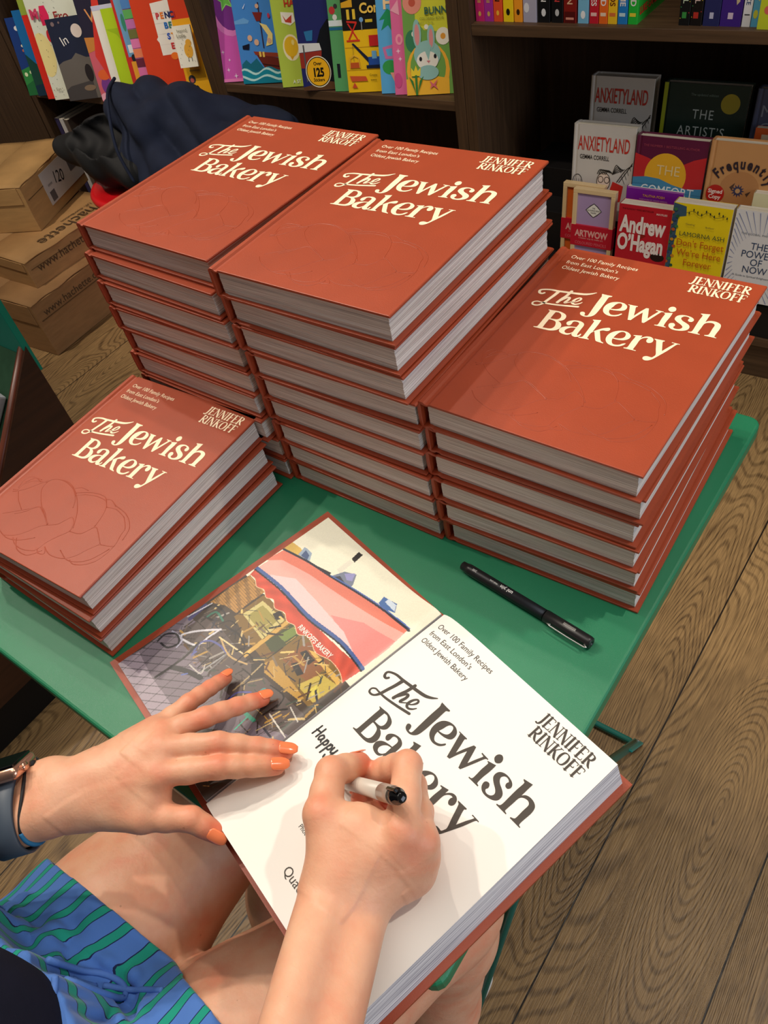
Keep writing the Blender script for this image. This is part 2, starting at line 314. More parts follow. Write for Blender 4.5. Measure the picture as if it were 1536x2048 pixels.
# ------------------------------------------------------------------ the cookbook
TR = {"O":[[[[712,1899,1],[765,1897],[807,1898,1],[810,1886,1],[791,1874],[787,1858],[791,1770],[793,1656],[788,1592],[769,1558],[737,1539],[700,1539],[673,1553],[661,1579],[672,1594],[694,1593],[707,1573],[711,1554],[734,1556],[739,1581],[734,1652],[728,1754],[726,1849],[722,1871],[716,1882,1]]],[[[989,1692],[993,1679],[976,1651],[952,1633],[910,1623],[872,1631],[839,1654],[820,1687],[812,1725],[816,1765],[833,1800],[864,1825],[902,1837],[940,1836],[970,1821],[988,1800],[995,1774],[991,1747],[972,1729],[940,1717],[905,1711],[871,1709,1],[878,1679],[893,1657],[913,1645],[939,1649],[965,1665],[980,1686]],[[873,1722,1],[882,1759],[888,1795],[901,1817],[920,1823],[937,1812],[946,1782],[944,1757],[929,1739],[902,1727]]],[[[983,1835,1],[1067,1837,1],[1070,1828,1],[1059,1817],[1075,1763],[1092,1699,1],[1115,1771],[1142,1838,1],[1163,1841,1],[1186,1778],[1210,1707,1],[1230,1768],[1251,1823],[1246,1831],[1228,1834,1],[1225,1844,1],[1292,1843,1],[1294,1833,1],[1275,1825],[1246,1743],[1208,1637,1],[1190,1635,1],[1165,1696],[1140,1770,1],[1114,1702],[1094,1633,1],[1069,1629,1],[1047,1694],[1005,1815],[996,1826],[987,1827,1]]],[[[1298,1830,1],[1366,1852,1],[1368,1790],[1364,1717],[1367,1664],[1375,1655],[1387,1653,1],[1389,1643,1],[1296,1639,1],[1293,1648,1],[1313,1652],[1319,1674],[1314,1751],[1315,1815],[1305,1823,1]]],[[[1317,1880],[1311,1906],[1322,1929],[1345,1937],[1367,1921],[1375,1893],[1364,1872],[1343,1863]]],[[[1555,1823],[1557,1808],[1547,1790],[1529,1788],[1516,1798],[1512,1816],[1518,1830,1],[1505,1841],[1481,1845],[1463,1835],[1454,1815],[1462,1795],[1483,1776],[1517,1760],[1546,1741],[1560,1717],[1560,1686],[1544,1663],[1516,1647],[1477,1638],[1441,1641],[1414,1657],[1400,1678],[1396,1703],[1407,1718],[1426,1722],[1441,1711],[1448,1691],[1442,1673],[1455,1659],[1477,1657],[1499,1667],[1510,1687],[1504,1707],[1483,1726],[1448,1746],[1422,1766],[1410,1784],[1408,1811],[1419,1836],[1447,1854],[1484,1859],[1522,1852],[1545,1838]]],[[[1573,1927,1],[1646,1944,1],[1646,1886],[1647,1828,1],[1664,1851],[1693,1863],[1727,1862],[1757,1849],[1774,1826],[1781,1783],[1778,1721],[1778,1677],[1786,1666],[1796,1666,1],[1798,1657,1],[1704,1655,1],[1702,1664,1],[1725,1675],[1731,1693],[1729,1760],[1729,1809],[1719,1828],[1700,1835],[1676,1830],[1656,1816],[1647,1793],[1646,1747],[1644,1677],[1648,1665],[1666,1660,1],[1667,1652,1],[1573,1650,1],[1571,1659,1],[1590,1665],[1598,1687],[1596,1755],[1594,1832],[1596,1903],[1587,1914],[1577,1919,1]]],[[[389,1517,1],[421,1519],[483,1526],[527,1518],[560,1503],[579,1478],[584,1439],[569,1412],[543,1396,1],[566,1386],[590,1364],[604,1329],[600,1291],[576,1262],[535,1247],[472,1243],[389,1242,1],[386,1251,1],[409,1257],[416,1272],[415,1345],[412,1444],[410,1498],[394,1508,1]],[[465,1504,1],[493,1508],[520,1494],[537,1468],[541,1437],[528,1415],[502,1408],[465,1406,1],[464,1449]],[[461,1390,1],[497,1389],[528,1378],[546,1345],[552,1307],[541,1280],[513,1268],[465,1265,1],[462,1325]]],[[[632,1382],[622,1398],[624,1419],[642,1441],[669,1456],[709,1464],[741,1457],[765,1439],[774,1411],[775,1364],[775,1308],[779,1282],[787,1274],[794,1289],[800,1305],[806,1302],[809,1284],[799,1262],[777,1248],[752,1251],[734,1267],[730,1284,1],[715,1258],[692,1246],[657,1248],[625,1262],[611,1284],[608,1311],[624,1338],[653,1357],[695,1369],[726,1374,1],[727,1419],[717,1439],[694,1445],[673,1439],[666,1425],[668,1402],[664,1381],[648,1374]],[[727,1363,1],[693,1354],[667,1329],[658,1297],[670,1274],[694,1269],[716,1282],[729,1304,1]]],[[[805,1523,1],[873,1543,1],[877,1480],[877,1369,1],[904,1408],[934,1442],[970,1465],[986,1466],[996,1453],[995,1432],[978,1420],[947,1416],[927,1400,1],[958,1342],[993,1280],[1021,1266,1],[1024,1256,1],[992,1258],[957,1264],[939,1287],[915,1331],[889,1378,1],[873,1348],[872,1304],[875,1274],[893,1267,1],[895,1258,1],[805,1251,1],[802,1260,1],[824,1267],[833,1287],[831,1365],[829,1444],[826,1502],[811,1514,1]]],[[[1187,1325],[1189,1314],[1173,1285],[1143,1263],[1100,1256],[1059,1268],[1029,1297],[1013,1334],[1012,1385],[1032,1430],[1068,1461],[1109,1474],[1147,1467],[1180,1442],[1189,1412],[1182,1383],[1154,1357],[1108,1346],[1066,1347,1],[1072,1317],[1091,1286],[1115,1278],[1146,1288],[1169,1315]],[[1066,1359,1],[1073,1408],[1086,1445],[1110,1460],[1134,1448],[1145,1418],[1140,1386],[1109,1365]]],[[[1200,1453,1],[1267,1472,1],[1267,1436,1],[1286,1462],[1309,1478],[1338,1480],[1363,1463],[1373,1434],[1365,1409],[1344,1400],[1326,1413],[1320,1436],[1326,1456,1],[1305,1455],[1283,1436],[1272,1406],[1273,1338],[1273,1279],[1281,1273],[1298,1274,1],[1300,1265,1],[1198,1262,1],[1195,1271,1],[1216,1279],[1222,1298],[1220,1366],[1223,1436],[1214,1445],[1204,1444,1]]],[[[1370,1471,1],[1454,1477,1],[1457,1467,1],[1446,1458],[1454,1428],[1486,1343,1],[1511,1408],[1537,1465],[1532,1471],[1513,1470,1],[1512,1479,1],[1576,1479,1],[1579,1470,1],[1557,1462],[1526,1373],[1479,1261],[1457,1215],[1430,1188],[1402,1185],[1385,1202],[1385,1223],[1403,1237],[1427,1238],[1446,1238],[1456,1259],[1459,1285],[1432,1351],[1396,1444],[1385,1458],[1375,1462,1]]]],"S":[[[234,1731,26],[218,1713,26],[191,1721,30],[179,1753,28],[203,1776,24],[262,1795,26],[337,1800,30],[427,1812,32],[498,1822,34],[572,1837,34],[622,1862,26],[661,1895,10]],[[343,1789,40],[333,1724,36],[317,1658,34],[302,1592,32],[280,1550,22],[249,1534,22],[217,1540,22],[210,1570,20],[237,1592,18],[276,1592,18],[352,1594,24],[469,1614,26],[605,1646,28]],[[449,1838,34],[440,1763,34],[422,1701,34],[409,1642,34]],[[417,1651,10],[437,1697,18],[459,1739,24],[477,1741,30],[481,1710,30],[471,1663,30],[482,1660,16],[500,1674,12],[521,1694,12]],[[525,1685,12],[557,1709,14],[577,1742,22],[577,1766,22],[559,1771,20],[538,1744,24],[529,1703,30],[540,1675,28],[565,1670,22],[592,1689,18],[610,1717,10]]],"E":[[[217,660],[188,765],[233,832],[371,845]],[[109,542],[153,608],[237,634]],[[237,634],[229,712],[303,796],[457,847]],[[457,847],[494,910],[635,937],[804,896],[931,816],[1008,718]],[[457,847],[482,753],[618,631],[788,531],[936,448]],[[361,348],[477,435],[594,520],[679,581],[779,549],[936,448]],[[255,630],[367,542],[507,470]],[[819,914],[882,953],[979,950]],[[897,846],[1006,906],[1155,938],[1281,917],[1361,812],[1410,644]],[[1249,947],[1310,963],[1411,921]],[[1336,876],[1450,895],[1600,857]],[[936,448],[1027,500],[1062,569],[1098,629],[1178,580],[1219,494]],[[608,159],[731,216],[812,306],[869,396],[936,448]],[[733,185],[815,140],[940,127],[1045,156],[1088,196],[1120,324],[1219,494]],[[1088,196],[1135,168],[1201,189],[1139,250]],[[1139,250],[1260,207],[1413,229],[1506,303],[1562,408],[1625,508]],[[1219,494],[1346,521],[1418,637],[1485,616],[1625,518]],[[1500,251],[1564,232],[1670,273],[1747,358],[1775,469],[1775,568]],[[1633,511],[1726,535],[1772,571],[1732,689],[1711,761],[1600,857]]],"E7":[[[226,746],[285,835],[386,818]],[[203,598],[311,681],[475,893],[665,945],[873,873],[1079,713],[1220,536]],[[346,301],[442,220],[655,154],[820,191],[950,284]],[[484,399],[570,472],[641,570],[737,551],[934,458]],[[873,873],[1038,950],[1211,965],[1337,866]],[[1403,929],[1588,894],[1743,790],[1798,644]],[[775,198],[890,107],[1053,102],[1150,208]],[[1317,291],[1493,239],[1667,327],[1760,512]]]}
BW, BL, BH = 0.1915, 0.2495, 0.0286
M_COV = mat('terracotta_cloth', (158, 65, 35), 0.42, 0.45, 0.05, 30, 0.25, 1800)
M_LET = mat('cream_foil', (255, 232, 198), 0.5, 0.4)
def pages_mat(name, c0, c1):
    m = bpy.data.materials.new(name); m.use_nodes = True; nt = m.node_tree; b = nt.nodes['Principled BSDF']; N = nt.nodes.new; L = nt.links.new
    tc = N('ShaderNodeTexCoord'); mp = N('ShaderNodeMapping'); mp.inputs['Scale'].default_value = (9, 9, 1500); L(tc.outputs['Object'], mp.inputs[0])
    n = N('ShaderNodeTexNoise'); n.inputs['Scale'].default_value = 1; n.inputs['Detail'].default_value = 3; n.inputs['Roughness'].default_value = 0.6; L(mp.outputs[0], n.inputs['Vector'])
    cr = N('ShaderNodeValToRGB'); cr.color_ramp.elements[0].position = 0.36; cr.color_ramp.elements[1].position = 0.58
    cr.color_ramp.elements[0].color = srgb(*c0); cr.color_ramp.elements[1].color = srgb(*c1); L(n.outputs[0], cr.inputs[0]); L(cr.outputs[0], b.inputs['Base Color'])
    b.inputs['Roughness'].default_value = 0.8; b.inputs['Specular IOR Level'].default_value = 0.15
    bp = N('ShaderNodeBump'); bp.inputs['Strength'].default_value = 0.6; bp.inputs['Distance'].default_value = 0.0004; L(n.outputs[0], bp.inputs['Height']); L(bp.outputs[0], b.inputs['Normal'])
    return m
M_PG = pages_mat('page_edges', (176, 168, 160), (226, 222, 216))

def case_profile(w, h, t=0.0024, groove=True):
    """closed outline (x,z) of a hardback case seen from its foot"""
    top = [(w, h), (w + 0.0004, h - t / 2), (w, h - t)]
    up = [(0.0008, h - 0.0010), (0.0024, h + 0.0002), (0.0060, h + 0.0001), (0.0078, h - 0.0014), (0.0102, h - 0.0016), (0.0128, h - 0.0001), (0.016, h), (w - 0.0008, h)] if groove else [(0.0008, h), (w - 0.0008, h)]
    dn = [(x, h - z) for x, z in up][::-1]
    outer = dn + [(w, 0.0004), (w + 0.0004, t / 2), (w, t)]
    inner = [(0.016, t), (0.0125, t - 0.0001), (0.010, t + 0.0010), (0.0075, t + 0.0010), (0.0030, t)]
    return [(w - 0.0008, 0)] + dn[1:-1] + [(-0.0004, 0.0022), (-0.0008, h * 0.5), (-0.0004, h - 0.0022)] + up + [(w, h - 0.0004), (w + 0.0004, h - t / 2), (w, h - t)] + [(x, h - z) for x, z in inner] + inner[::-1] + [(w, t), (w + 0.0004, t / 2), (w, 0.0004)]
def extrude_profile(name, prof, y0, y1, m, parent, bev=0.0):
    n = len(prof); V = [(x, y0, z) for x, z in prof] + [(x, y1, z) for x, z in prof]
    F = [(i, i + n, (i + 1) % n + n, (i + 1) % n) for i in range(n)] + [tuple(range(n)), tuple(range(n, 2 * n))[::-1]]
    o = mesh_obj(name, V, F, m, parent)
    bm = bmesh.new(); bm.from_mesh(o.data)
    if bev:
        es = [e for e in bm.edges if abs(e.verts[0].co.y - e.verts[1].co.y) < 1e-7]
        bmesh.ops.bevel(bm, geom=es, offset=bev, segments=2, affect='EDGES', profile=0.5, clamp_overlap=True)
    bmesh.ops.triangulate(bm, faces=[f for f in bm.faces if len(f.verts) > 4]); bmesh.ops.recalc_face_normals(bm, faces=bm.faces); bm.to_mesh(o.data); bm.free()
    return o
def page_block(name, x0, x1, y0, y1, z0, z1, m, parent, bulge=0.0, rnd=None):
    """a block of leaves with slightly uneven fore edge"""
    nz = 12; V = []; F = []
    rr = random.Random(rnd if rnd is not None else 3)
    for i in range(nz + 1):
        z = z0 + (z1 - z0) * i / nz; d = rr.uniform(-0.00035, 0.00035) + bulge * math.sin(math.pi * i / nz)
        e = rr.uniform(-0.0003, 0.0003)
        V += [(x0, y0 + e, z), (x1 + d, y0 + e, z), (x1 + d, y1 + e, z), (x0, y1 + e, z)]
    for i in range(nz):
        for k in range(4): F.append((4 * i + k, 4 * i + (k + 1) % 4, 4 * i + 4 + (k + 1) % 4, 4 * i + 4 + k))
    F += [(3, 2, 1, 0), (4 * nz, 4 * nz + 1, 4 * nz + 2, 4 * nz + 3)]
    return mesh_obj(name, V, F, m, parent)

TITLE_ME = fill_mesh([[[[p[0] / 1e4, p[1] / 1e4] + ([1] if len(p) > 2 else []) for p in lp] for lp in g] for g in TR['O']])
_sv, _sf = ribbon([[(x / 1e4, y / 1e4, w * 0.0000835) for x, y, w in st] for st in TR['S']], 5)
# serif capitals for the author's name: strokes in a 1-high box, (points, width)
TK, TN = 0.17, 0.065
def cap_strokes(ch):
    s = 0.05
    def st(x, y0=0, y1=1, w=TK): return [[(x, y0, w), (x, y1, w)], [(x - .17, y0 + .015, s), (x + .17, y0 + .015, s)], [(x - .17, y1 - .015, s), (x + .17, y1 - .015, s)]]
    if ch == 'J': return [[(.30, 1, TK), (.30, .35, TK), (.26, .05, TK), (.12, -.12, .11), (-.02, -.10, .14)], [(.12, .985, s), (.48, .985, s)]], .50
    if ch == 'E': return st(.2) + [[(.2, .975, TN), (.62, .975, TN), (.66, .82, .03)], [(.2, .5, TN), (.52, .5, TN)], [(.2, .025, TN), (.64, .025, TN), (.70, .2, .03)]], .76
    if ch == 'F': return st(.2) + [[(.2, .975, TN), (.62, .975, TN), (.66, .8, .03)], [(.2, .5, TN), (.52, .5, TN), (.53, .62, .03)]], .70
    if ch == 'N': return [[(.14, 0, TN), (.14, 1, TN)], [(.14, 1, TK), (.74, 0, TK)], [(.74, 0, TN), (.74, 1, TN)], [(.0, .015, s), (.28, .015, s)], [(.60, .985, s), (.88, .985, s)], [(.0, .985, s), (.16, .985, s)]], .90
    if ch == 'I': return st(.2), .42
    if ch == 'R': return st(.2) + [[(.2, .97, TN), (.42, .97, .08), (.60, .90, .13), (.64, .74, TK), (.56, .57, .13), (.40, .50, .08), (.22, .49, TN)], [(.38, .5, .15), (.62, .14, .17), (.82, 0, .10)]], .82
    if ch == 'K': return st(.2) + [[(.24, .42, TN), (.66, .96, TN)], [(.54, .975, s), (.82, .975, s)], [(.36, .56, .15), (.64, .12, .18), (.84, 0, .10)]], .84
    if ch == 'O': return [[(.44, .985, TN), (.20, .88, .12), (.10, .5, TK), (.20, .12, .12), (.44, .015, TN), (.70, .12, .12), (.80, .5, TK), (.70, .88, .12), (.44, .985, TN)]], .92
def serif_line(s, x, y, h, wid):
    out = []; cx = 0; adv = []
    for ch in s:
        st, a = cap_strokes(ch); adv.append((cx, st)); cx += a
    k = wid / cx
    for c0, st in adv:
        for q in st: out.append([(x + (c0 + px) * k, y + py * h, w * h) for px, py, w in q])
    return out
NAME_STROKES = serif_line('JENNIFER', .1325, .2320, .0104, .0500) + serif_line('RINKOFF', .1350, .2190, .0104, .0478)
_nv, _nf = ribbon(NAME_STROKES, 4)
TITLE_ME2 = bpy.data.meshes.new('title'); TITLE_ME2.from_pydata(_sv, [], _sf)
NAME_ME = bpy.data.meshes.new('name'); NAME_ME.from_pydata(_nv, [], _nf)
DOT = [(.1343 + .0034 * math.cos(a * math.pi / 8), .1900 + .0034 * math.sin(a * math.pi / 8)) for a in range(16)]
def join_me(name, parts):
    bm = bmesh.new()
    for me, M in parts:
        k = me.copy(); k.transform(M); bm.from_mesh(k); bpy.data.meshes.remove(k)
    me = bpy.data.meshes.new(name); bm.to_mesh(me); bm.free(); return me
def link_me(name, me, m, parent):
    me.materials.clear(); me.materials.append(m); o = bpy.data.objects.new(name, me); COL.objects.link(o); o.parent = parent; return o
I4 = Matrix.Identity(4)
Tz = lambda z: Matrix.Translation((0, 0, z))
SUBT = 'Over 100 Family Recipes\nfrom East London\u2019s\nOldest Jewish Bakery'
SUB_ME = text_mesh(SUBT, 0.0076, sx=0.855, line=1.24)
def emboss(parent, z):
    V = []; F = []
    for st in TR['E'] + TR['E7']:
        P = crom([(x / 1e4, y / 1e4, z) for x, y in st], 6)
        P = [p for p in P if 0.0175 < p[0] < BW - 0.004]
        if len(P) < 3: continue
        P = [p - np.array((0, 0, 5e-5 - 2e-8 * len(V))) for p in P]
        a, f = tube_data(P, [0.00042] * len(P), 8); b = len(V); V += [Vector((v[0], v[1], z + (v[2] - z) * 0.5)) for v in a]; F += [tuple(i + b for i in q) for q in f]
    return mesh_obj('embossed_loaf', V, F, M_COV, parent, True)
def cover_art(parent, z):
    link_me('title_lettering', join_me('title_lettering', [(TITLE_ME, Tz(z)), (TITLE_ME2, Tz(z))]), M_LET, parent)
    link_me('author_lettering', join_me('author_lettering', [(NAME_ME, Tz(z))]), M_LET, parent)
    link_me('subtitle_lettering', join_me('subtitle_lettering', [(SUB_ME, Matrix.Translation((.0185, .2330, z)))]), M_LET, parent)
def cookbook(label, loc, ang, group, art=False, seed=0):
    r = empty('cookbook', label, 'book', loc, (0, 0, math.radians(ang)), group)
    c = extrude_profile('cover', case_profile(BW, BH), 0, BL, M_COV, r, 0.00055)
    page_block('page_block', 0.0078, BW - 0.0042, 0.0036, BL - 0.0036, 0.0026, BH - 0.0026, M_PG, r, rnd=seed)
    if art:
        cover_art(c, BH + 0.00025); emboss(c, BH)
    return r
ORD = ['top', 'second from the top', 'third from the top', 'fourth from the top', 'fifth from the top', 'sixth from the top', 'seventh from the top', 'eighth from the top', 'bottom']
stacks = dict(
 back_left=('the back left stack of nine', [(-.6037, .3263, -1.2), (-.6041, .3197, -1.5), (-.5999, .3161, -.75), (-.5975, .3142, .6), (-.5947, .3161, -.4), (-.5980, .3132, .2), (-.5953, .3118, -.6), (-.5890, .3165, .1), (-.5884, .3150, .3)]),
 middle=('the middle stack of nine', [(-.4025, .3140, .6), (-.4035, .3175, -.3), (-.4015, .3165, .1), (-.3966, .3160, 1.4), (-.3970, .3177, .5), (-.4002, .3194, .9), (-.3965, .3179, .4), (-.3958, .3195, .2), (-.3948, .3204, .6)]),
 right=('the right stack of six', [(-.2068, .3248, -.1), (-.2045, .3268, .9), (-.2078, .3258, 1.2), (-.2045, .3232, 1.6), (-.2030, .3235, 2.6), (-.2005, .3257, 2.0)]),
 front=('the short front left stack of three', [(-.5915, .0560, 2.9), (-.5920, .0550, 1.2), (-.5925, .0570, -.2)]))
top_note = {'back_left': 'its braided-loaf cover fully visible', 'middle': 'beside the taller group\u2019s right edge', 'right': 'with shade along its spine', 'front': 'with a pink sheen on its cover'}
bi = 0
for key, (nm, L_) in stacks.items():
    n = len(L_)
    hh = 0.0290 if key != 'right' else 0.0292
    for i, (x, y, a) in enumerate(L_):
        pos = 'topmost' if i == 0 else ('bottom' if i == n - 1 else ORD[i])
        lab = f'terracotta hardback cookbook, {pos}' + (' of ' if pos in ('topmost', 'bottom') else ' in ') + nm
        cookbook(lab, (x, y, TABLE_Z + (n - 1 - i) * hh + 0.0001), a, 'terracotta cookbooks stacked on the green table', art=(i == 0), seed=bi); bi += 1

# ------------------------------------------------------------------ folding metal table
M_GR = mat('green_enamel', (28, 122, 84), 0.38, 0.5, 0.04, 12, 0.35, 2600)
M_GRL = mat('teal_enamel', (18, 112, 100), 0.35, 0.5, 0.04, 12)
TB = empty('folding_table', 'green metal folding bistro table carrying the cookbooks', 'table', (0, 0, 0))
TX0, TX1, TY0, TY1 = -0.607, 0.002, 0.0, 0.612
def tabletop():
    bm = bmesh.new()
    vs = add_box(bm, (TX0, TY0, TABLE_Z - 0.016), (TX1, TY1, TABLE_Z), 0.0)
    es = [e for e in bm.edges if abs(e.verts[0].co.z - e.verts[1].co.z) > 0.01]
    bmesh.ops.bevel(bm, geom=es, offset=0.012, segments=4, affect='EDGES', profile=0.5)
    es = [e for e in bm.edges if abs(e.verts[0].co.z - TABLE_Z) < 1e-5 and abs(e.verts[1].co.z - TABLE_Z) < 1e-5]
    bmesh.ops.bevel(bm, geom=es, offset=0.0035, segments=3, affect='EDGES', profile=0.5)
    return bm_obj('tabletop', bm, M_GR, TB, False)
tabletop()
for side, x in ((1, -0.067), (0, -0.535)):
    dx = 0.016 if side else -0.016
    tube('leg', [(x, 0.030, 0.012), (x, 0.05 + .45 * .5, .345), (x, .500, TABLE_Z - .016)], 0.0065, M_GRL, TB, 10)
    tube('leg', [(x + dx, 0.548, 0.012), (x + dx, 0.0475 + .25, .345), (x + dx, .050, TABLE_Z - .016)], 0.0065, M_GRL, TB, 10)
for y in (0.030, 0.548):
    bm = bmesh.new(); add_box(bm, (-0.56, y - 0.005, 0.002), (-0.058, y + 0.005, 0.013), 0.003)
    bm_obj('foot_bar', bm, M_GRL, TB)
_d = (Vector((-.051, .2975, .345)) - Vector((-.051, .548, .014))).normalized(); _s = Vector((1, 0, 0)); _n = _s.cross(_d)
Mb = Matrix(((_d.x, _s.x, _n.x, -.049), (_d.y, _s.y, _n.y, .550), (_d.z, _s.z, _n.z, .014), (0, 0, 0, 1)))
bm = bmesh.new(); add_box(bm, (-.008, -.0085, -.0022), (.085, .0085, .0022), .0020, M=Mb); fb = bm_obj('foot_bracket', bm, mat('teal_enamel_bright', (10, 128, 122), .3, .5), TB)
bm = bmesh.new(); add_box(bm, (-.003, -.0025, -.0040), (.003, .0025, .0040), .0010, M=Mb); bm_obj('bolt', bm, mat('steel', (190, 190, 188), 0.3, 0.5, metal=0.9), fb)
for y in (0.012, 0.598):
    box('apron_rail', (-0.59, y - 0.006, TABLE_Z - 0.032), (-0.02, y + 0.006, TABLE_Z - 0.0155), M_GR, TB)

# ------------------------------------------------------------------ open copy being signed
OB = empty('cookbook', 'open cookbook being signed, photo endpaper left and white title page right', 'book', (-0.2145, 0.003, TABLE_Z), (0, 0, math.radians(-15.6)))
M_PAPER = mat('white_paper', (248, 246, 240), 0.7, 0.25, 0.012, 8)
M_INK = mat('grey_ink', (74, 68, 62), 0.6, 0.3)
M_BLK = mat('marker_ink', (22, 24, 28), 0.5, 0.3)
t = 0.0026
prof = [(-.1885, .0), (-.008, 0), (.006, 0), (.2030, 0), (.2030, t), (.012, t), (.006, t + .0012), (-.006, t + .0012), (-.012, t), (-.1885, t)]
extrude_profile('cover', prof, -0.0035, 0.2525, M_COV, OB)
def interp(x, T):
    for (a, za), (b, zb) in zip(T, T[1:]):
        if a <= x <= b: s = (x - a) / (b - a); return za + (zb - za) * s
    return T[-1][1]
TL = [(p[0], p[1]) for p in crom([(-.1790, .0050), (-.14, .0056), (-.10, .0066), (-.06, .0084), (-.035, .0112), (-.018, .0150), (-.008, .0172), (-.001, .0160)], 8)]
TRt = [(p[0], p[1]) for p in crom([(.001, .0160), (.006, .0195), (.014, .0226), (.030, .0246), (.06, .0252), (.12, .0250), (.1915, .0248)], 8)]
def leaf_body(name, T, y0, y1, zb, m, slant=0.0):
    """block of leaves under the curved top surface"""
    n = len(T); V = []; F = []
    for y in (y0, y1):
        V += [(x, y, z) for x, z in T] + [(x - (slant if i == n - 1 and slant else 0), y, zb) for i, (x, z) in enumerate(T)]
    o = 2 * n
    for i in range(n - 1):
        F += [(i, i + 1, i + 1 + o, i + o), (n + i, n + i + o, n + i + 1 + o, n + i + 1), (i, n + i, n + i + 1, i + 1), (i + o, i + 1 + o, n + i + 1 + o, n + i + o)]
    F += [(0, o, o + n, n), (n - 1, 2 * n - 1, o + 2 * n - 1, o + n - 1)]
    ob_ = mesh_obj(name, V, F, m, OB)
    return ob_
M_PG2 = pages_mat('page_edges_bright', (150, 148, 158), (236, 234, 236))
pb = leaf_body('page_block', TRt, 0.0015, 0.2480, t, M_PG2, -0.0060)
def sheet(name, T, y0, y1, dz, m, ny=2):
    n = len(T); V = [(x, y0 + (y1 - y0) * j / ny, z + dz) for j in range(ny + 1) for x, z in T]
    F = [(j * n + i, j * n + i + 1, (j + 1) * n + i + 1, (j + 1) * n + i) for j in range(ny) for i in range(n - 1)]
    return mesh_obj(name, V, F, m, OB, True)
tp = sheet('title_page', TRt, 0.0013, 0.2482, 0.00025, M_PAPER)
leaf_body('turned_leaves', TL, 0.0022, 0.2470, t, M_PG2)
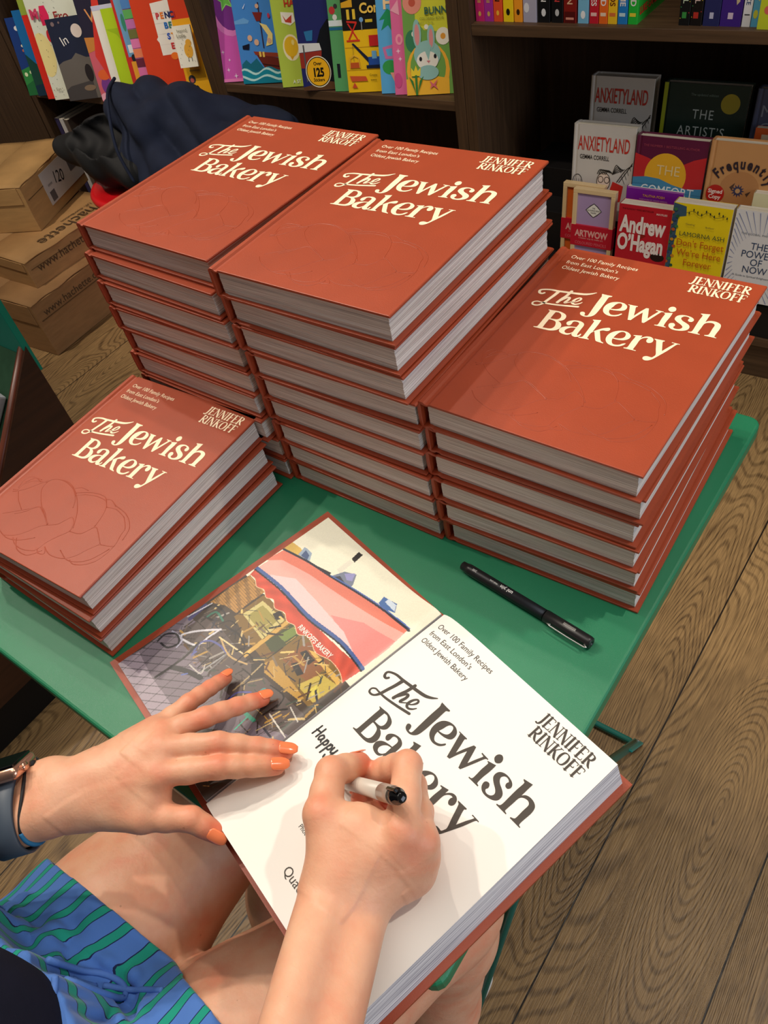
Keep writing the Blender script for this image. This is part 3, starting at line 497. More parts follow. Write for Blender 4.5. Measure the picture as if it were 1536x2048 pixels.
# printed photograph on the turned endpaper, painted cell by cell
PH = {"s":[[[238,236,214],[[-1922,1984],[-1826,2481],[-86,2541],[-61,2134],[-572,2142],[-1132,2036],[-1780,1890]]],[[214,178,88],[[-1816,1887],[-1805,2016],[-1665,2032],[-1450,2006],[-1575,1943]]],[[150,170,190],[[-1610,1967],[-1643,2072],[-1520,2074],[-1447,1991]]],[[70,90,130],[[-1579,1978],[-1599,2055],[-1516,2039],[-1486,1991]]],[[40,40,46],[[-1365,2014],[-1175,2067],[-1159,2028],[-1346,1987]]],[[225,222,205],[[-1168,2129],[-1171,2294],[-1115,2293],[-1101,2120]]],[[30,28,28],[[-1167,2310],[-1184,2414],[-1123,2417],[-1107,2301]]],[[120,130,150],[[-1143,2043],[-1091,2167],[-974,2227],[-903,2133],[-882,2064],[-1074,2020]]],[[60,64,80],[[-1124,2043],[-1080,2105],[-985,2088],[-1032,2043]]],[[150,150,200],[[-1070,2151],[-992,2227],[-942,2149],[-991,2119]]],[[70,110,170],[[-550,2164],[-571,2247],[-411,2277],[-343,2198],[-438,2168]]],[[205,220,235],[[-516,2216],[-516,2261],[-407,2264],[-357,2204]]],[[120,110,122],[[-1819,1],[-1768,282],[-1797,782],[-924,888],[151,915],[-14,717],[-534,380],[-1055,-25]]],[[158,146,160],[[-1819,1],[-1759,230],[-1465,202],[-981,204],[-1055,-25]]],[[84,74,72],[[-1672,592],[-1662,882],[-1125,1010],[-359,1145],[151,915],[-208,690],[-808,630]]],[[58,46,36],[[-1831,1002],[-1813,1093],[-1590,1422],[-80,1439],[-64,1012],[-866,948],[-1330,938]]],[[176,130,66],[[-1763,1014],[-1771,1300],[-1754,1478],[-1464,1473],[-1470,1322],[-1459,1138],[-1616,1106]]],[[120,92,40],[[-1441,1103],[-1442,1459],[-237,1495],[-78,1426],[-93,1075],[-489,1085],[-799,1049],[-1208,1061]]],[[196,184,120],[[-1401,1178],[-1391,1401],[-1045,1430],[-1011,1160]]],[[150,140,70],[[-1352,1199],[-1347,1373],[-1090,1385],[-1072,1198]]],[[200,160,80],[[-1014,942],[-1030,1445],[-987,1447],[-966,942]]],[[60,70,40],[[-976,1162],[-964,1477],[-805,1469],[-799,1145]]],[[110,130,60],[[-947,1291],[-919,1472],[-829,1461],[-843,1297]]],[[180,140,60],[[-794,1022],[-760,1120],[-425,1116],[-206,1098],[-218,1058],[-704,988]]],[[130,80,40],[[-703,1179],[-683,1460],[-342,1469],[-317,1213]]],[[30,26,26],[[-645,1335],[-621,1392],[-470,1385],[-476,1316]]],[[26,24,26],[[-608,1213],[-575,1263],[-428,1236],[-454,1181]]],[[30,26,26],[[-1191,1387],[-1169,1462],[-1065,1444],[-1105,1369]]],[[210,170,84],[[-607,1407],[-545,1437],[-97,1426],[-88,1373]]],[[190,170,80],[[-375,1131],[-304,1347],[-88,1373],[-102,1126]]],[[214,200,90],[[-248,1181],[-233,1254],[-135,1216],[-171,1157]]],[[46,40,36],[[-866,948],[-799,1049],[-666,964],[-732,864]]],[[196,74,54],[[-1759,1480],[-1785,1576],[-55,1624],[-77,1418],[-196,1468],[-363,1483],[-529,1438],[-642,1468],[-741,1483],[-824,1432],[-926,1464],[-1019,1439],[-1121,1475],[-1229,1437],[-1327,1482],[-1400,1445],[-1495,1479],[-1582,1449],[-1669,1485]]],[[232,170,160],[[-1771,1898],[-1447,1991],[-964,2073],[-572,2142],[-87,2154],[-59,1883],[-69,1635],[-446,1664],[-900,1610],[-1359,1613],[-1775,1586]]],[[222,124,104],[[-1801,1688],[-1771,1898],[-1447,1991],[-964,2073],[-572,2142],[-87,2154],[-84,2101],[-721,1995],[-1323,1904],[-1668,1816]]],[[226,140,136],[[-770,1774],[-473,1936],[-77,1995],[-69,1635],[-359,1677]]],[[238,196,196],[[-1614,1621],[-1375,1780],[-982,1771],[-528,1748],[-169,1643],[-446,1664],[-900,1610],[-1359,1613]]],[[214,120,130],[[-499,1777],[-280,1870],[-76,1871],[-69,1635]]]],"l":[[[60,90,150],36,[[-1785,1576],[-1370,1620],[-910,1617],[-450,1667],[-64,1626]]],[[24,26,40],16,[[-1779,1551],[-1363,1594],[-903,1592],[-445,1643],[-57,1604]]],[[40,44,60],24,[[-1784,1901],[-1445,1989],[-1136,2039],[-765,2108],[-418,2152],[-75,2150]]],[[80,110,180],12,[[-1147,2047],[-780,2119],[-434,2165],[-87,2170]]],[[232,200,160],6,[[-1759,1480],[-1669,1485],[-1582,1449],[-1495,1479],[-1400,1445],[-1327,1482],[-1229,1437],[-1121,1475],[-1019,1439],[-926,1464],[-824,1432],[-741,1483],[-642,1468],[-529,1438],[-363,1483],[-196,1468],[-77,1418]]],[[206,206,214],22,[[-1607,606],[-1625,640],[-1548,769],[-1404,932]]],[[206,206,214],20,[[-1593,603],[-1422,675],[-1416,816],[-1409,910]]],[[170,170,190],16,[[-1737,578],[-1588,608],[-1539,522]]],[[86,92,150],20,[[-1360,604],[-1418,696],[-1373,792],[-1245,839],[-1127,842]]],[[90,96,160],18,[[-1357,591],[-1359,639]]],[[30,28,30],26,[[-1395,225],[-1386,512],[-1429,702]]],[[28,28,32],50,[[-1377,389],[-1231,475],[-1082,533]]],[[90,110,180],14,[[-1238,420],[-1211,464]]],[[150,150,150],16,[[-1137,540],[-1135,704],[-1127,842]]],[[190,186,180],12,[[-1278,524],[-1122,555],[-1174,631]]],[[120,118,120],14,[[-1133,870],[-1100,707],[-1088,559]]],[[24,24,30],20,[[-1692,434],[-1601,459],[-1568,561],[-1672,592],[-1751,513],[-1738,422]]],[[24,24,30],20,[[-1731,920],[-1696,1026],[-1526,1053],[-1523,951],[-1646,898]]],[[60,60,110],40,[[-1735,773],[-1761,962]]],[[200,200,210],14,[[-1774,770],[-1736,1023]]],[[40,110,90],20,[[-1631,913],[-1612,1003],[-1476,998]]],[[50,160,130],34,[[-467,655],[-357,672]]],[[60,190,160],12,[[-407,509],[-431,646]]],[[80,80,150],16,[[-705,616],[-704,708],[-620,795]]],[[60,150,150],14,[[-570,833],[-564,899],[-516,904]]],[[210,208,200],12,[[-309,803],[25,781]]],[[200,198,190],10,[[-221,968],[-52,937]]],[[190,160,110],16,[[-1318,882],[-1092,846],[-895,918]]],[[220,200,150],14,[[-1337,880],[-1024,948]]],[[170,150,110],14,[[-751,689],[-775,915],[-794,1022]]],[[160,140,100],12,[[-751,782],[-661,938]]],[[200,190,90],10,[[-187,1144],[-241,1248],[-115,1203]]],[[22,20,20],16,[[-1335,1002],[-1239,1030],[-1069,1001],[-1088,915]]],[[22,20,20],14,[[-885,864],[-751,876],[-732,771]]],[[22,20,20],14,[[-550,960],[-368,986],[-314,886]]],[[22,20,20],12,[[-983,828],[-994,979],[-871,975]]],[[22,20,20],12,[[-1479,926],[-1429,1045],[-1339,1066]]]]}
def inpoly(px, py, poly):
    c = np.zeros(px.shape, bool); n = len(poly); j = n - 1
    for i in range(n):
        xi, yi = poly[i]; xj, yj = poly[j]
        if yi != yj:
            k = ((yi > py) != (yj > py)) & (px < (xj - xi) * (py - yi) / (yj - yi) + xi); c ^= k
        j = i
    return c
def nline(px, py, pts, w):
    m = np.zeros(px.shape, bool)
    for (x0, y0), (x1, y1) in zip(pts, pts[1:]):
        dx, dy = x1 - x0, y1 - y0; L2 = dx * dx + dy * dy or 1
        tt = np.clip(((px - x0) * dx + (py - y0) * dy) / L2, 0, 1)
        m |= (px - x0 - tt * dx) ** 2 + (py - y0 - tt * dy) ** 2 < (w / 2) ** 2
    return m
def endpaper():
    nx, ny = 380, 520
    xs = np.linspace(-1788, -12, nx); ys = np.linspace(24, 2468, ny); X, Y = np.meshgrid(xs, ys)
    rs = np.random.RandomState(4)
    C = np.zeros((ny, nx, 3)); C[:] = (238, 236, 214)
    low = Y < 1800 + 0 * X; C[(Y < 1450)] = (62, 52, 44)
    for i, (col, poly) in enumerate(PH['s']):
        C[inpoly(X, Y, poly)] = col
        if i == 20:       # clutter of a busy shop front, under the window shapes
            pass
    # paving joints on the pavement, at lower left
    pave = (X < -900) & (Y < 700)
    for k in range(-14, 26):
        m = nline(X, Y, [(-1800, k * 95 - 600), (-700, k * 95 + 300)], 9) & pave & inpoly(X, Y, PH['s'][12][1]); C[m] *= 0.62
        m = nline(X, Y, [(-1800 + k * 120, -50), (-1950 + k * 120, 900)], 8) & pave & inpoly(X, Y, PH['s'][12][1]); C[m] *= 0.7
    # bricks
    bk = inpoly(X, Y, PH['s'][16][1])
    C[bk & (((Y / 22).astype(int) * 7919 + (X / 50).astype(int) * 104729) % 5 < 2)] *= 0.8
    C[bk & ((Y % 22) < 4)] *= 0.7
    aw = inpoly(X, Y, PH['s'][32][1]) | inpoly(X, Y, PH['s'][31][1]); scene_ = ~aw & (Y < 1560) & ~((X < -1000) & (Y < 560)) & ~bk & ~((X > -300) & (Y > 1500))
    pal = [(24, 20, 18), (40, 32, 26), (96, 72, 40), (176, 138, 66), (214, 186, 110), (120, 104, 84), (150, 146, 140), (60, 70, 60), (30, 34, 50), (90, 60, 40), (200, 176, 120), (54, 44, 36)]
    for _ in range(360):
        x0 = rs.uniform(-1750, -30); y0 = rs.uniform(60, 1500); a = rs.choice([0.05, 1.62, -0.7, 0.8, 1.3]) + rs.normal(0, .12); L_ = rs.uniform(30, 170); w = rs.choice([5, 6, 8, 12, 20])
        col = pal[rs.randint(len(pal))] if x0 > -1000 or rs.rand() < .35 else pal[rs.choice([0, 1, 5, 6, 8, 11])]
        i0, i1 = np.searchsorted(xs, [x0 - 200, x0 + 200]); j0, j1 = np.searchsorted(ys, [y0 - 200, y0 + 200])
        sx, sy = slice(i0, i1), slice(j0, j1)
        m = nline(X[sy, sx], Y[sy, sx], [(x0 - L_ / 2 * math.cos(a), y0 - L_ / 2 * math.sin(a)), (x0 + L_ / 2 * math.cos(a), y0 + L_ / 2 * math.sin(a))], w) & scene_[sy, sx]
        C[sy, sx][m] = col
    # glazing grid of the windows
    for gx in range(8):
        m = nline(X, Y, [(-1010 + gx * 62, 1120), (-1040 + gx * 62, 1390)], 7) & inpoly(X, Y, PH['s'][18][1]); C[m] = (90, 82, 50)
    for gy in range(5):
        m = nline(X, Y, [(-1200, 1130 + gy * 60), (-400, 1150 + gy * 60)], 7) & inpoly(X, Y, PH['s'][18][1]); C[m] = (96, 88, 56)
    for i in (31, 32, 33, 34, 35, 36):
        if i < len(PH['s']): C[inpoly(X, Y, PH['s'][i][1])] = PH['s'][i][0]
    # soft folds in the awning cloth
    m = inpoly(X, Y, PH['s'][32][1]); f = 1 + 0.05 * np.sin((Y + 0.0009 * (X + 900) ** 2) / 26.0) + 0.03 * np.sin((Y * .7 + X * .25) / 17.0); C[m] *= f[m][:, None]
    for col, w, pts in PH['l']:
        P = crom(pts, 5) if len(pts) > 2 else pts
        m = nline(X, Y, [(p[0], p[1]) for p in P], w); C[m] = col
    C *= rs.uniform(0.97, 1.03, (ny, nx))[:, :, None]
    C = np.clip(C, 0, 255) / 255; C = np.where(C <= .04045, C / 12.92, ((C + .055) / 1.055) ** 2.4)
    zz = np.array([interp(x / 1e4, TL) for x in xs]) + 0.00035
    V = np.stack([X / 1e4, Y / 1e4, np.broadcast_to(zz, X.shape)], -1).reshape(-1, 3)
    idx = np.arange(nx * ny).reshape(ny, nx); F = np.stack([idx[:-1, :-1], idx[:-1, 1:], idx[1:, 1:], idx[1:, :-1]], -1).reshape(-1, 4)
    me = bpy.data.meshes.new('endpaper_photo'); me.vertices.add(len(V)); me.vertices.foreach_set('co', V.ravel())
    me.loops.add(F.size); me.loops.foreach_set('vertex_index', F.ravel()); me.polygons.add(len(F))
    me.polygons.foreach_set('loop_start', np.arange(0, F.size, 4)); me.polygons.foreach_set('use_smooth', [True] * len(F)); me.update(calc_edges=True)
    ca = me.color_attributes.new('print', 'FLOAT_COLOR', 'POINT'); ca.data.foreach_set('color', np.concatenate([C.reshape(-1, 3), np.ones((nx * ny, 1))], 1).ravel())
    m = bpy.data.materials.new('printed_photo'); m.use_nodes = True; b = m.node_tree.nodes['Principled BSDF']
    a = m.node_tree.nodes.new('ShaderNodeVertexColor'); a.layer_name = 'print'; m.node_tree.links.new(a.outputs[0], b.inputs['Base Color']); b.inputs['Roughness'].default_value = 0.45
    me.materials.append(m); o = bpy.data.objects.new('endpaper_photo', me); COL.objects.link(o); o.parent = OB
    return o
ep = endpaper()
def on_left(me, dz=0.0006):
    for v in me.vertices: v.co.z = interp(v.co.x, TL) + dz
awt = put_text('awning_lettering', 'RINKOFFS BAKERY', 0.0072, mat('awning_white', (238, 230, 222), 0.5), ep, Matrix.Translation((-.0885, .1470, 0)) @ Matrix.Rotation(math.radians(1.8), 4, 'Z'), sx=0.82, bold=0.02)
on_left(awt.data)
# title page lettering: same artwork, printed in grey
zt = 0.0256
mt_ = Matrix.Translation((-0.0040, -0.0020, zt)) @ Matrix.Scale(1.004, 4)
link_me('title_lettering', join_me('title_lettering', [(TITLE_ME, mt_), (TITLE_ME2, mt_)]), M_INK, tp)
link_me('author_lettering', join_me('author_lettering', [(NAME_ME, mt_ @ Matrix.Translation((0, 0.0, 0)))]), M_INK, tp)
link_me('subtitle_lettering', join_me('subtitle_lettering', [(SUB_ME, Matrix.Translation((.0098, .2330, zt)))]), M_INK, tp)
put_text('photographer_credit', 'Photography', 0.0052, M_INK, tp, Matrix.Translation((.0690, .0462, zt)), sx=0.9)
put_text('publisher_lettering', 'Quadrille', 0.0098, M_INK, tp, Matrix.Translation((.0868, .0200, zt)), sx=0.95)
RG = []
for cx, cy in ((.0990, .0322), (.1046, .0322), (.1018, .0370)):
    RG.append([(cx + .0024 * math.cos(a * math.pi / 8), cy + .0024 * math.sin(a * math.pi / 8), .0008) for a in range(17)])
v, f = ribbon(RG, 2, zt); mesh_obj('publisher_emblem', v, f, M_INK, tp)
hw = 0.0015
HW = [[(17.2, 100.2), (17.0, 95.5), (16.6, 90.6)], [(16.4, 95.2), (19.5, 95.8), (22.4, 96.0)], [(22.4, 100.5), (22.2, 95.5), (22.0, 91.0)],
      [(28.4, 95.2), (26.0, 96.2), (24.4, 93.6), (25.6, 91.0), (27.6, 92.6), (28.4, 95.4), (28.3, 92.4), (29.3, 91.0)],
      [(31.6, 96.0), (31.3, 91.0), (30.9, 85.6)], [(31.5, 94.0), (33.2, 96.2), (34.6, 94.2), (33.8, 91.6), (31.6, 91.6)],
      [(37.2, 96.0), (36.9, 91.0), (36.5, 85.6)], [(37.1, 94.0), (38.8, 96.4), (40.4, 94.4), (39.6, 91.6), (37.2, 91.6)],
      [(42.0, 96.4), (42.2, 93.0), (43.6, 91.6), (45.2, 93.0)], [(45.8, 96.8), (45.4, 92.0), (44.4, 86.8), (42.0, 85.2), (41.2, 87.4)],
      [(52.6, 98.6), (52.2, 94.5), (51.8, 90.4)], [(51.6, 98.2), (54.4, 99.6), (56.0, 97.2), (54.2, 95.2), (52.6, 95.0), (55.4, 94.6), (56.4, 92.4), (54.2, 90.6), (51.6, 90.8)]]
v, f = ribbon([[((x - 17.5) * .92e-3 + .0156, y / 1e3 + .0058, hw) for x, y in s] for s in HW], 6, zt + 0.0001); mesh_obj('handwriting', v, f, M_BLK, tp)

for _o in list(tp.children):          # the print follows the curve of the page into the gutter
    for v in _o.data.vertices: v.co.z = v.co.z - zt + interp(max(v.co.x, .0012), TRt) + .00045
# ------------------------------------------------------------------ pens
def frame_mat(a, b, up=(0, 0, 1)):
    a = Vector(a); b = Vector(b); x = (b - a).normalized(); y = Vector(up).cross(x).normalized(); z = x.cross(y)
    return Matrix(((x.x, y.x, z.x, a.x), (x.y, y.y, z.y, a.y), (x.z, y.z, z.z, a.z), (0, 0, 0, 1)))
def lathe_x(name, prof, m, parent, seg=24, smooth=True, midx=None):
    V = []; F = []
    for x, r in prof:
        V += [(x, r * math.cos(2 * math.pi * k / seg), r * math.sin(2 * math.pi * k / seg)) for k in range(seg)]
    for i in range(len(prof) - 1):
        for k in range(seg): F.append((i * seg + k, i * seg + (k + 1) % seg, (i + 1) * seg + (k + 1) % seg, (i + 1) * seg + k))
    F += [tuple(range(seg))[::-1], tuple((len(prof) - 1) * seg + k for k in range(seg))]
    return mesh_obj(name, V, F, m, parent, smooth)
M_PEN = mat('matte_black_plastic', (24, 24, 26), 0.38, 0.5)
M_CHR = mat('steel', (190, 190, 188), 0.3, 0.5, metal=0.9)
M_WPR = mat('white_print', (225, 225, 222), 0.5)
pen = empty('pen', 'capped black fineliner pen lying on the green table', 'pen', (0, 0, 0))
pen.matrix_world = frame_mat((-.1665, .3020, TABLE_Z + .0058), (-.0275, .2835, TABLE_Z + .0058))
lathe_x('barrel', [(0, .0034), (.0006, .0042), (.006, .0044), (.0064, .0050), (.010, .0052), (.093, .0052), (.093, .0050)], M_PEN, pen)
cp = lathe_x('cap', [(.0935, .0050), (.0938, .0057), (.137, .0055), (.1395, .0050), (.1400, .0042), (.1400, .0018), (.1385, .0016)], M_PEN, pen)
tube('clip', [(.136, -.0052, .0018), (.139, -.0072, .002), (.1375, -.0078, .002), (.120, -.0080, .002), (.1035, -.0076, .002), (.100, -.0068, .0022), (.1030, -.0062, .002)], .0008, M_CHR, cp, 8)
box('window_slot', (.112, -.0012, .0053), (.124, .0012, .0057), M_CHR, cp, 0.0002)
Mt = Matrix.Translation((.0, .0, .00535))
def pen_text(s, x, size, bold=0.0):   # lettering wraps the barrel, reads from the cap side
    o = put_text('maker_lettering', s, size, M_WPR, pen, Matrix.Translation((x, 0, 0)) @ Matrix.Rotation(math.pi, 4, 'Z'), align='CENTER', bold=bold)
    for v in o.data.vertices:
        a = (v.co.y - 0.0009 + size * .35) / .0053; v.co.z = .00530 * math.cos(a); v.co.y = .00530 * math.sin(a)
pen_text('uni pin', .052, .0050, 0.02); pen_text('FINE LINE', .038, .0020); pen_text('200', .016, .0032)
bm = bmesh.new()
for k in range(5): bmesh.ops.create_circle(bm, cap_ends=True, radius=.0003, segments=6)
bm.free()

hp = empty('pen', 'silver and black marker pen held by the writing hand', 'pen', (0, 0, 0))
tipP = Vector((-.1351, .0717, TABLE_Z + .0262)); endP = Vector((-.0478, .0632, .8360))
hp.matrix_world = frame_mat(tipP, endP)
PL = (endP - tipP).length
M_SIL = mat('silver_barrel', (176, 160, 148), 0.32, 0.5, metal=0.25)
lathe_x('nib', [(0, .0005), (.004, .0012), (.005, .0024), (.014, .0034), (.018, .0042)], M_PEN, hp)
lathe_x('barrel', [(.018, .0048), (.020, .0053), (PL - .030, .0056), (PL - .030, .0054)], mat('pale_barrel', (206, 196, 184), 0.35, 0.5), hp)
lathe_x('barrel_band', [(PL - .030, .0058), (PL - .013, .0058), (PL - .0125, .0056)], M_SIL, hp)
pc = lathe_x('end_plug', [(PL - .0128, .0056), (PL - .006, .0052), (PL - .0045, .0036), (PL, .0034), (PL + .0006, .0026)], mat('gloss_black_plastic', (14, 14, 16), 0.12, 0.6), hp)
box('clip_tab', (PL - .012, -.0012, .0045), (PL + .0015, .0012, .0072), mat('gloss_black_plastic', (14, 14, 16), 0.12, 0.6), pc, 0.0005)

# ------------------------------------------------------------------ books on the shelves
M_PGD = pages_mat('page_edges_plain', (196, 186, 166), (232, 224, 206))
M_HOLE = mat('peg_hole', (150, 130, 100), 0.5)
def pc(c, gloss=0.35): return mat('print_%d_%d_%d' % tuple(c), c, gloss, 0.45, 0.02, 30)
def art_layer(parent, polys, z, name='cover_print'):
    """coloured printed shapes: (rgb, points)"""
    cols = []; V = []; F = []; I = []
    for j, (c, pts) in enumerate(polys):
        if c not in cols: cols.append(c)
        b = len(V); V += [(p[0], p[1], z + 0.00012 * j) for p in pts]; F.append(tuple(range(b, b + len(pts)))); I.append(cols.index(c))
    return mesh_obj(name, V, F, [pc(c) for c in cols], parent, midx=I)
def flat_book(label, cat_loc, ang, w, h, t, col, polys=(), texts=(), lean=8, group=None, hard=False, spine_col=None, name='paperback_book', strokes=()):
    """a book standing upright with its front cover to the room; local x to the fore edge, y up, z out of the cover"""
    x, y, z = cat_loc
    r = empty(name, label, 'book', (x, y, z), (math.radians(90 - lean), 0, math.radians(ang)), group)
    ct = 0.0022 if hard else 0.0005; M = pc(col)
    e = 0.003 if hard else 0.0
    if hard: cov = extrude_profile('cover', [(a, b) for a, b in case_profile(w, t, ct)], 0, h, M, r)
    else:
        prof = [(0.0006, 0), (w, 0), (w, ct), (ct, ct), (ct, t - ct), (w, t - ct), (w, t), (0.0006, t), (0, t - 0.0006), (0, 0.0006)]
        cov = extrude_profile('cover', prof, 0, h, M, r)
    # case_profile/profiles are extruded along y already: x width, z thickness
    page_block('page_block', 0.001 + ct, w - e - 0.0006, e + 0.0004, h - e - 0.0004, ct, t - ct, M_PGD, r)
    if polys: art_layer(cov, [(c, [(min(max(px, 0.0005), w - 0.0003), min(max(py, 0.0005), h - 0.0005)) for px, py in p]) for c, p in polys], t + 0.0003)
    zt = t + 0.0003 + 0.00012 * (len(polys) + 2)
    for tx in texts:
        s, px, py, size, col_ = tx[:5]; kw = tx[5] if len(tx) > 5 else {}
        rot = kw.pop('rot', 0) if 'rot' in kw else 0
        put_text('title_lettering', s, size, pc(col_), cov, Matrix.Translation((px, py, zt)) @ Matrix.Rotation(math.radians(rot), 4, 'Z'), **kw)
    if strokes:
        for c in {s[0] for s in strokes}:
            v, f = ribbon([s[1] for s in strokes if s[0] == c], 4, zt + 0.0001); mesh_obj('line_drawing', v, f, pc(c), cov)
    return r
SHZ = 0.5864
K = lambda x: 1.0
def star(cx, cy, R, r, n=5, a=90): return [(cx + (R if i % 2 == 0 else r) * math.cos(math.radians(a + 180 * i / n)), cy + (R if i % 2 == 0 else r) * math.sin(math.radians(a + 180 * i / n))) for i in range(2 * n)]
def wave(x0, x1, y, amp, n, base=0.0, ph=0):
    P = [(x0 + (x1 - x0) * i / 24, y + amp * math.sin(n * 2 * math.pi * i / 24 + ph)) for i in range(25)]
    return P + [(x1, base), (x0, base)]
GK = 'picture books face-out on the middle shelf'
GL = 'picture books face-out on the left shelf'
PK, PU = (214, 92, 182), (124, 52, 140)
flat_book('pink and purple picture book with a green star, first on the middle shelf', (-1.681, 1.483, SHZ), 18, .19, .27, .006, PK,
    [((228, 130, 200), ell(.052, .175, .056, .070)), (PU, ell(.056, .178, .048, .060)), ((150, 220, 120), star(.046, .188, .029, .013, 5, 100)), ((110, 190, 80), star(.046, .188, .023, .010, 5, 100)),
     ((250, 225, 245), star(.014, .071, .006, .0016, 4)), ((250, 225, 245), star(.022, .029, .006, .0016, 4)), ((250, 225, 245), star(.042, .014, .007, .002, 4)), ((250, 225, 245), star(.030, .052, .004, .0013, 4)), ((236, 130, 190), rect(0, 0, .19, .008))],
    [], 13, GK)
BLU = (72, 140, 214)
flat_book('blue picture book with a sailing ship on green waves', (-1.606, 1.486, SHZ), 16, .20, .27, .005, BLU,
    [((110, 170, 225), [(.0, .143), (.03, .149), (.045, .142), (.04, .136), (.0, .136)]), ((30, 110, 130), [(.0, .030), (.004, .046), (.018, .056), (.030, .046), (.050, .058), (.072, .030)]),
     ((110, 40, 30), [(.050, .068), (.130, .054), (.130, .018), (.080, .020)]), ((150, 60, 40), [(.044, .074), (.132, .066), (.131, .056), (.048, .066)]), ((60, 24, 20), [(.064, .046), (.130, .036), (.130, .033), (.066, .043)]), ((60, 24, 20), [(.074, .034), (.130, .026), (.130, .023), (.076, .031)]),
     ((240, 200, 90), rect(.060, .061, .066, .073)), ((240, 200, 90), rect(.070, .060, .076, .072)),
     ((60, 40, 60), [(.075, .080), (.078, .080), (.079, .180), (.076, .180)]), ((250, 226, 140), [(.074, .136), (.094, .130), (.108, .110), (.104, .088), (.084, .084), (.094, .108)]), ((130, 40, 34), [(.058, .160), (.086, .158), (.078, .140), (.066, .140)]),
     ((20, 20, 40), [(.014, .088), (.036, .092), (.032, .078), (.014, .080)]), ((226, 180, 150), ell(.040, .104, .007)), ((226, 180, 150), ell(.058, .094, .007)), ((226, 180, 150), ell(.096, .096, .006)), ((226, 180, 150), ell(.074, .172, .005)), ((235, 240, 250), [(.024, .178), (.032, .170), (.042, .180), (.034, .168)]), ((200, 60, 90), ell(.104, .150, .004, .006, 6)),
     ((28, 120, 140), wave(0, .2, .034, .005, 3)), ((190, 230, 225), wave(.0, .2, .031, .006, 3, .02, .6)), ((26, 140, 160), wave(0, .2, .026, .006, 3, 0, .8)), ((190, 230, 225), wave(.0, .2, .016, .005, 2.5, .006, 2)), ((22, 128, 150), wave(.0, .2, .011, .005, 2.5, 0, 2.2))],
    [], 13, GK)
flat_book('lime green picture book with a yellow balloon', (-1.467, 1.490, SHZ), 20, .19, .27, .008, (188, 208, 78),
    [((250, 236, 190), ell(.040, .087, .0230, .0290)), ((240, 190, 40), ell(.040, .089, .0190, .0225)), ((226, 168, 30), [(.034, .068), (.045, .068), (.038, .060)]), ((250, 225, 130), ell(.046, .098, .004, .006)),
     ((250, 244, 226), [(.024, .164), (.058, .160), (.060, .142), (.046, .134), (.024, .142)]), ((206, 70, 50), [(.028, .158), (.036, .146), (.053, .156), (.050, .139), (.034, .142)])],
    [('A ST', .032, .008, .011, (240, 244, 214), dict(bold=0.03)), ('HA', .036, .174, .020, (206, 60, 40), dict(bold=0.03))], 13, GK)
flat_book('dark blue sticker book with a round yellow badge reading Over 125 Stickers', (-1.388, 1.483, SHZ), 17, .20, .27, .007, (40, 44, 104),
    [((20, 22, 28), [(.03, .0), (.2, .0), (.2, .150), (.085, .150), (.064, .130), (.050, .100), (.060, .075), (.060, .03)]), ((158, 52, 40), [(.0, .083), (.062, .086), (.056, .050), (.0, .050)]), ((226, 226, 222), [(.0, .084), (.062, .087), (.058, .102), (.0, .104)]), ((50, 120, 170), [(.020, .128), (.044, .130), (.040, .108), (.024, .108)]), ((92, 90, 90), rect(.012, .02, .016, .10)),
     ((96, 64, 40), [(.0, .0), (.12, .0), (.12, .012), (.07, .020), (0, .008)]), ((250, 244, 214), ell(.047, .041, .0345, n=36)), ((24, 22, 20), ell(.047, .041, .0325, n=36)), ((246, 182, 30), ell(.047, .041, .0305, n=36))],
    [('125', .047, .031, .026, (22, 20, 18), dict(align='CENTER', bold=0.045, sx=0.80)), ('Over', .047, .0555, .0105, (22, 20, 18), dict(align='CENTER', bold=0.02)), ('Stickers', .047, .0200, .0105, (22, 20, 18), dict(align='CENTER', bold=0.02, sx=.9))], 13, GK)
flat_book('narrow green book edge between the sticker book and the construction book', (-1.296, 1.497, SHZ), 14, .19, .27, .005, (96, 168, 104),
    [((200, 60, 60), ell(.012, .170, .008)), ((236, 232, 226), ell(.018, .156, .006)), ((60, 60, 60), ell(.022, .178, .005)), ((230, 240, 240), rect(.0, .138, .04, .150)), ((40, 110, 150), rect(.0, .130, .04, .136)), ((30, 34, 40), rect(.012, .030, .020, .060))], [], 13, GK)
YL = (246, 196, 30)
